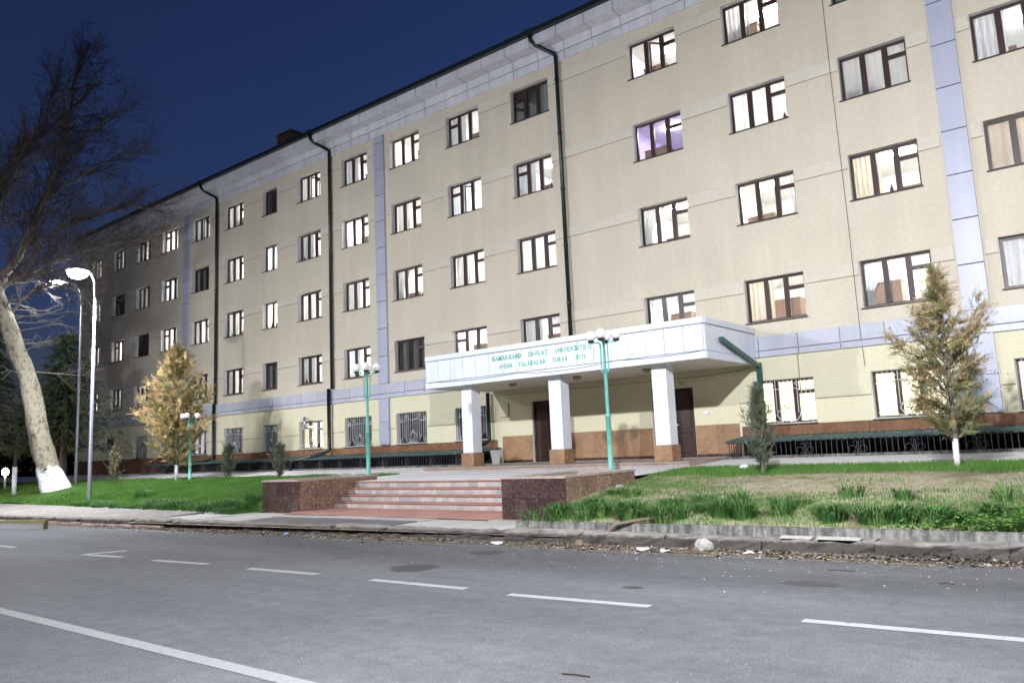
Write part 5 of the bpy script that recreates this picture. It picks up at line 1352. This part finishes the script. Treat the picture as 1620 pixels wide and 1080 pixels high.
def sapling(x, y, H, rad, label, seed, mats=('juniper', 'juniper'), up=2.2, nb=46, z=None):
    zz = float(lawn_h(x, y)) if z is None else z
    conifer('juniper_sapling', (x, y, zz), H, bump_prof([(0, rad * 0.6), (0.25, rad), (0.55, rad * 0.75), (0.8, rad * 0.35), (1, 0.02)]), label, mats, nb, H * 0.13, 0.022, lambda u, t, a: 0.3, 0.055, up, 0.1, False, (18, 26), seed, None, 'sapling', 'juniper saplings on the lawns')
sapling(-6.25, -6.25, 1.78, 0.30, 'slender grey green juniper sapling right of the entrance canopy', 11, ('juniper', 'juniper'), 2.2, 64)
sapling(-35.0, -6.7, 1.55, 0.40, 'small pale sapling on the left lawn beside the street lamp', 12, ('juniper', 'thuja_straw'), 1.4, 30)
sapling(-28.3, -5.3, 1.30, 0.36, 'bushy juniper sapling on the left lawn, right of the golden conifer', 13)
sapling(-25.6, -4.8, 1.15, 0.36, 'bushy juniper sapling on the left lawn nearest the steps', 14)

# spruces and dark trees at the left end
def spruce(x, y, z, H, rad, label, seed, ws=0.30):
    random.seed(seed)
    e = empty('spruce_tree', (x, y, z), label, 'tree', 'dark spruces at the end of the building'); B = Vector((x, y, z))
    b = MB(); b.tube([B + Vector((0, 0, -0.1)), B + Vector((0, 0, H))], [0.18, 0.02], 8); V = []; F = []; MI = []
    nl = int(H * 2.6)
    for k in range(nl):
        t = k / nl; zz = 1.9 + (H - 1.9) * t; R_ = rad * (1 - t) ** 0.85 + 0.1
        for j in range(7 if t < 0.6 else 5):
            a = j * 0.9 + k * 1.7 + random.uniform(-0.3, 0.3); r = R_ * random.uniform(0.65, 1.12); d = Vector((math.cos(a), math.sin(a), 0))
            pts = [B + Vector((0, 0, zz)) + d * (r * q / 6) + Vector((0, 0, r * (0.10 * q / 6 - 0.42 * (q / 6) ** 1.6 + 0.22 * (q / 6) ** 4))) for q in range(7)]
            b.tube(pts, [0.03 * (1 - q / 7) + 0.004 for q in range(7)], 4, cap=False)
            for q in range(1, 7):
                for s in range(3):
                    dd = d + rvec(0.45) + Vector((0, 0, -0.35)); spray(V, F, MI, pts[q] + rvec(0.05), dd, random.uniform(0.25, 0.5), ws * 0.55, 6, 0, 0.35)
    link('trunk', b.mesh('trunk', 'twig_dk'), e); link('crown', fast_mesh('crown', np.array([tuple(v) for v in V]), np.array(F), ['spruce'], False, MI), e)
spruce(-39.8, -6.9, 0.8, 7.4, 2.8, 'dark spruce with drooping boughs just left of the building corner', 21)
spruce(-45.5, -8.3, 0.8, 9.0, 2.8, 'tall dark spruce behind the leaning plane tree', 22)
spruce(-50.0, -12.5, 0.7, 8.0, 2.8, 'dark spruce at the far left edge behind the lantern', 23)
spruce(-58.0, -9.0, 0.8, 10.0, 3.2, 'distant dark spruce standing beyond the end of the building', 24)
spruce(-60.0, -16.0, 0.5, 9.5, 3.2, 'distant dark spruce farthest to the left by the road', 25)
random.seed(77)
# bare tree behind
bt = empty('bare_tree', (-47.5, -11.2, 0.7), 'bare dark tree crown filling the sky at the far left', 'tree')
b1 = MB(); b2 = MB()
P0 = [(-47.5, -11.2, 0.5), (-47.4, -11.0, 4.0), (-47.2, -11.2, 8.0), (-47.0, -11.0, 12.0), (-46.8, -10.6, 16.5), (-46.7, -10.4, 20.5)]
pts, rad = limb_mesh(b1, P0, 0.30, 0.03, 8, 6, 0.05)
for i in range(10, len(pts)):
    for k in range(5):
        a = random.uniform(0, 6.28); d = Vector((math.cos(a), math.sin(a), 0.55)); grow(b2, pts[i], d, random.uniform(1.8, 4.2) * (1.15 - 0.5 * i / len(pts)), 0.05, 2, 0.0, 3, (4, 6), 0.5, 0.2)
link('trunk', b1.mesh('trunk', 'twig_dk', True), bt); link('crown', b2.mesh('crown', 'twig_dk'), bt)
# young whitewashed tree by the path
e = empty('young_tree', (-39.0, -9.2, 0.65), 'thin young tree with whitewashed stem beside the leaning tree', 'tree')
b = MB(); b.tube([(-39, -9.2, 0.5), (-39, -9.2, 1.75), (-39.1, -9.1, 3.2)], [0.10, 0.09, 0.05], 8)
for k in range(12): grow(b, Vector((-39.05, -9.15, 1.9 + 0.11 * k)), Vector((math.cos(k * 2.4), math.sin(k * 2.4), 1.0)), 1.1, 0.02, 1, 0, 3)
link('trunk', b.mesh('trunk', 'twig_dk'), e); link('whitewash', MB().tube([(-39, -9.2, 0.5), (-39, -9.2, 1.72)], [0.106, 0.096], 10).mesh('whitewash', 'whitewash', True), e)

# ------------------------------------------------------------------ small things
def rock(name, c, s, m, label, seed, cat='rock', group=None):
    rg = np.random.default_rng(seed); b = MB(); nu, nv = 12, 7
    for j in range(nv):
        th = math.pi * (j + 0.5) / nv
        for i in range(nu):
            ph = 2 * math.pi * i / nu; r = 1 + 0.18 * math.sin(2 * ph + seed) * math.sin(th) + rg.normal(0, 0.09)
            b.v.append((c[0] + s[0] * r * math.sin(th) * math.cos(ph), c[1] + s[1] * r * math.sin(th) * math.sin(ph), c[2] + s[2] * (r * math.cos(th)) + s[2] * 0.8))
    for j in range(nv - 1):
        for i in range(nu): b.f.append((j * nu + i, (j + 1) * nu + i, (j + 1) * nu + (i + 1) % nu, j * nu + (i + 1) % nu))
    b.f.append(tuple(range(nu))); b.f.append(tuple((nv - 1) * nu + i for i in range(nu))[::-1])
    o = link(name, b.mesh(name, m)); tag(o, label, cat, group); return o
rock('rock', (-5.02, -12.02, 0.0), (0.17, 0.11, 0.10), 'rock', 'pale angular rock lying against the kerb on the right', 4)
rock('rock', (-7.05, -12.2, 0.0), (0.085, 0.06, 0.06), 'rock_b', 'brown stone lying by the kerb near the rusty pipe', 9)
rock('rock', (-8.55, -8.35, float(lawn_h(-8.55, -8.35)) - 0.02), (0.10, 0.06, 0.05), 'rock', 'small white stone beside the right planter wall', 12)
rock('rock', (-7.0, -5.4, float(lawn_h(-7.0, -5.4)) + 0.05), (0.09, 0.06, 0.05), 'plastic', 'crumpled white bag lying on the grass near the canopy', 14, 'litter')
o = link('rusty_pipe', MB().tube([(-6.0, -11.05, 0.40), (-6.5, -11.25, 0.33), (-6.85, -11.38, 0.27), (-6.95, -11.45, 0.18), (-6.95, -11.47, 0.06)], 0.03, 10).mesh('rusty_pipe', 'rust', True)); tag(o, 'bent rusty pipe running into the drainage channel', 'pipe')
pz = 1.04
e = empty('flower_pot', (-18.05, -0.95, pz), 'empty grey tapered flower pot under the canopy by the wall', 'flower pot')
link('body', MB().poly([(-18.2, -1.1, pz), (-17.9, -1.1, pz), (-17.9, -0.8, pz), (-18.2, -0.8, pz)], (0, 0, 0.001)).lathe([(0.17, 0.0), (0.26, 0.46), (0.27, 0.50), (0.23, 0.50), (0.20, 0.44)], (-18.05, -0.95, pz), 4).mesh('body', 'pot'), e)
e = empty('low_barrier', (-23.6, -14.25, 0), 'low yellow green bar barrier on the road at the left edge', 'barrier')
link('bar', MB().poly([(-22.9, -13.98, 0.17), (-22.9, -13.90, 0.17), (-22.9, -13.90, 0.25), (-22.9, -13.98, 0.25)], (-4.0, -1.6, 0)).mesh('bar', 'yellow_bar'), e)
for (xx, yy) in ((-22.95, -13.96), (-24.9, -14.74), (-26.8, -15.5)): link('foot', MB().box(xx - 0.05, xx + 0.05, yy - 0.05, yy + 0.05, 0.0, 0.168).mesh('foot', 'yellow_bar'), e)
# leaf litter and crumbs along the kerb
V = []; F = []; MI = []
for k in range(8500):
    x = random.uniform(-22, 6); dens = 0.35 + 0.65 * (x > -8)
    if random.random() > dens: continue
    off = abs(random.gauss(0, 0.20)) + 0.02
    y = float(yk(x)) - off; z = 0.006 + random.uniform(0, 0.03) * (off < 0.2)
    s = random.uniform(0.012, 0.045); a = random.uniform(0, 6.28); ca, sa = math.cos(a) * s, math.sin(a) * s; i = len(V)
    t1, t2 = random.uniform(0, 0.6) * s, random.uniform(0, 0.6) * s
    V += [(x - ca, y - sa, z), (x + sa * 0.55, y - ca * 0.55, z + t1), (x + ca, y + sa, z), (x - sa * 0.55, y + ca * 0.55, z + t2)]; F.append((i, i + 1, i + 2, i + 3)); MI.append(random.choice((0, 0, 1, 1, 2)))
o = link('leaf_litter', fast_mesh('leaf_litter', np.array(V), np.array(F), ['leaf_a', 'leaf_b', 'rock'], False, MI)); o['kind'] = 'stuff'; o['label'] = 'dead leaves and crumbs lying along the kerb'; o['category'] = 'leaves'
# dirt apron along the kerb
dirt = struct('gutter_dirt', ribbon('gutter_dirt', np.linspace(-26, 10, 150), lambda x: yk(x) - 0.36 - 0.10 * vnoise(x * 2.1, x * 0.7, 2), lambda x: yk(x) + 0.02, 4, lambda x, y: 0.003 + 0.03 * np.clip(1 + (y - yk(x)) / 0.36, 0, 1) ** 2, 'gutter_dirt'))
for k, (x, y, s, m, lab) in enumerate(((-8.6, -12.4, 0.12, 'plastic', 'flattened white plastic scrap by the kerb below the planter'), (-5.9, -12.25, 0.10, 'plastic', 'torn white paper scrap left of the pale rock'), (-5.5, -12.3, 0.07, 'plastic', 'small white scrap just left of the pale rock'), (-14.0, -12.72, 0.09, 'plastic_b', 'blue plastic scrap by the kerb below the steps'), (-4.3, -12.1, 0.08, 'plastic', 'white wrapper in the leaves right of the pale rock'))):
    b = MB(); n = 9
    pts = [(x + s * (1 + 0.3 * math.sin(3 * a + k)) * math.cos(a), y + s * 0.6 * math.sin(a), 0.02 + 0.015 * math.sin(2 * a + k)) for a in [6.283 * q / n for q in range(n)]]
    b.poly(pts, (0, 0, 0.012)); o = link('litter', b.mesh('litter', m)); tag(o, lab, 'litter')

# broken kerb: rubble, loose tiles on the kerb, crumbs on the road
def rubble(name, spots, label, m='rock'):
    V = []; F = []
    for (x, y, z, r) in spots:
        i = len(V); J = lambda: random.uniform(0.6, 1.2) * r
        V += [(x - J(), y, z), (x, y - J(), z), (x + J(), y, z), (x, y + J(), z), (x + random.uniform(-.3, .3) * r, y, z + J() * 0.8)]
        F += [(i, i + 1, i + 4), (i + 1, i + 2, i + 4), (i + 2, i + 3, i + 4), (i + 3, i, i + 4)]
    o = link(name, fast_mesh(name, np.array(V), np.array(F), m)); o['kind'] = 'stuff'; o['label'] = label; o['category'] = 'rubble'
sp = []
for k in range(420):
    x = random.gauss(-2.0, 0.42); y = float(yk(x)) - abs(random.gauss(0, 0.16)); sp.append((x, y, max(0.0, 0.10 - 0.25 * (float(yk(x)) - y)) * random.random(), random.uniform(0.01, 0.035)))
rubble('rubble', sp, 'grey rubble heap where the kerb has crumbled on the right', 'kerb')
sp = []
for k in range(900):
    x = random.uniform(-20, 5); y = float(yk(x)) - 0.25 - abs(random.gauss(0, 0.9)); sp.append((x, y, 0.0, random.uniform(0.004, 0.014)))
for k in range(260):
    x = random.uniform(-14, 3); y = random.uniform(-20.5, -13); sp.append((x, y, 0.0, random.uniform(0.002, 0.006)))
rubble('grit', sp, 'pale grit and crumbs strewn over the asphalt', 'rock')
for k, (x, L, lab) in enumerate(((-3.75, 0.42, 'white loose tile lying on the kerb edge, left of a pair'), (-3.2, 0.55, 'white loose tile lying on the kerb edge, right of a pair'))):
    y = float(yk(x)); w = MB(); w.box(-L / 2, L / 2, -0.03, 0.16, 0, 0.018); o = link('loose_tile', w.mesh('loose_tile', 'slab')); o.location = (x, y + 0.06, 0.203); o.rotation_euler = (0.02, 0.01, 0.07); tag(o, lab, 'tile', 'loose tiles on the kerb')
for (x, y, a, L, lab) in ((-3.0, -13.0, 0.1, 0.30, 'thin dark twig lying on the road at the right'), (-1.75, -13.4, -0.1, 0.14, 'short dark twig lying on the road nearer the right edge'), (-3.35, -18.0, 0.15, 0.22, 'curved dark twig lying on the near lane')):
    o = link('twig', MB().tube([(x, y, 0.008), (x + L * 0.5 * math.cos(a), y + 0.02, 0.012), (x + L * math.cos(a), y + L * math.sin(a), 0.008)], 0.006, 5).mesh('twig', 'twig_dk')); tag(o, lab, 'twig')
# jars and bottles on the inner sills
jar = MB().lathe([(0.035, 0), (0.04, 0.02), (0.04, 0.13), (0.02, 0.16), (0.02, 0.21)], (0, 0, 0), 10).mesh('bottle', 'wire', True)
for (c, r, fx) in ((9, 5, 0.12), (9, 5, 0.92), (10, 5, 0.86), (11, 4, 0.86), (6, 3, 0.3), (6, 3, 0.6), (7, 2, 0.12), (7, 4, 0.1), (13, 4, 0.9), (14, 3, 0.55)):
    x0, x1, z0, z1 = WIN[(c, r)]; o = link('bottle', jar); o.location = (x0 + (x1 - x0) * fx, 0.30, z0 + 0.005); o.scale = (1.3, 1.3, 1.0 + 0.3 * ((c + r) % 2))
    tag(o, 'dark bottle on the %s part of the inner sill, %s floor window, %s column' % ('left' if fx < 0.4 else 'right' if fx > 0.7 else 'middle', FLOOR[r], ORD[c]), 'bottle', 'bottles on window sills')
# far wood closing the view at the left
V = []; F = []
for k in range(26000):
    a = random.uniform(R(140), R(215)); d = random.uniform(95, 125); x = -10 + d * math.cos(a); y = d * math.sin(a) - 15
    h = 7 + 3.5 * math.sin(a * 23) + 2 * math.sin(a * 61); z = h * random.random() ** 0.8; s_ = random.uniform(0.25, 0.7); i = len(V)
    u = rvec().normalized() * s_; v = rvec().normalized() * s_
    V += [(x - u.x, y - u.y, z - u.z), (x + v.x, y + v.y, z + v.z), (x + u.x, y + u.y, z + u.z), (x - v.x, y - v.y, z - v.z)]; F.append((i, i + 1, i + 2, i + 3))
o = link('far_wood', fast_mesh('far_wood', np.array(V), np.array(F), 'spruce')); o['kind'] = 'stuff'; o['label'] = 'dark belt of trees far beyond the left end of the building'; o['category'] = 'trees'

# edging stones along the foot of the left lawn
sp = []
for k in range(520):
    x = random.uniform(-44, -19.6); y = float(yc(x)) + random.gauss(-0.02, 0.06); sp.append((x, y, 0.17, random.uniform(0.02, 0.075)))
rubble('edging_stones', sp, 'rough stones edging the foot of the left lawn', 'slab')
sp = []
for k in range(700):
    x = random.uniform(-8.6, 3.5); c = float(yc(x)); tt = random.uniform(0.2, 0.85); y = c + (Y_TOP - c) * tt; sp.append((x, y, float(lawn_h(x, y)) - 0.004, random.uniform(0.008, 0.03)))
rubble('clods', sp, 'clods and pebbles on the bare soil of the right bank', 'leaf_b')
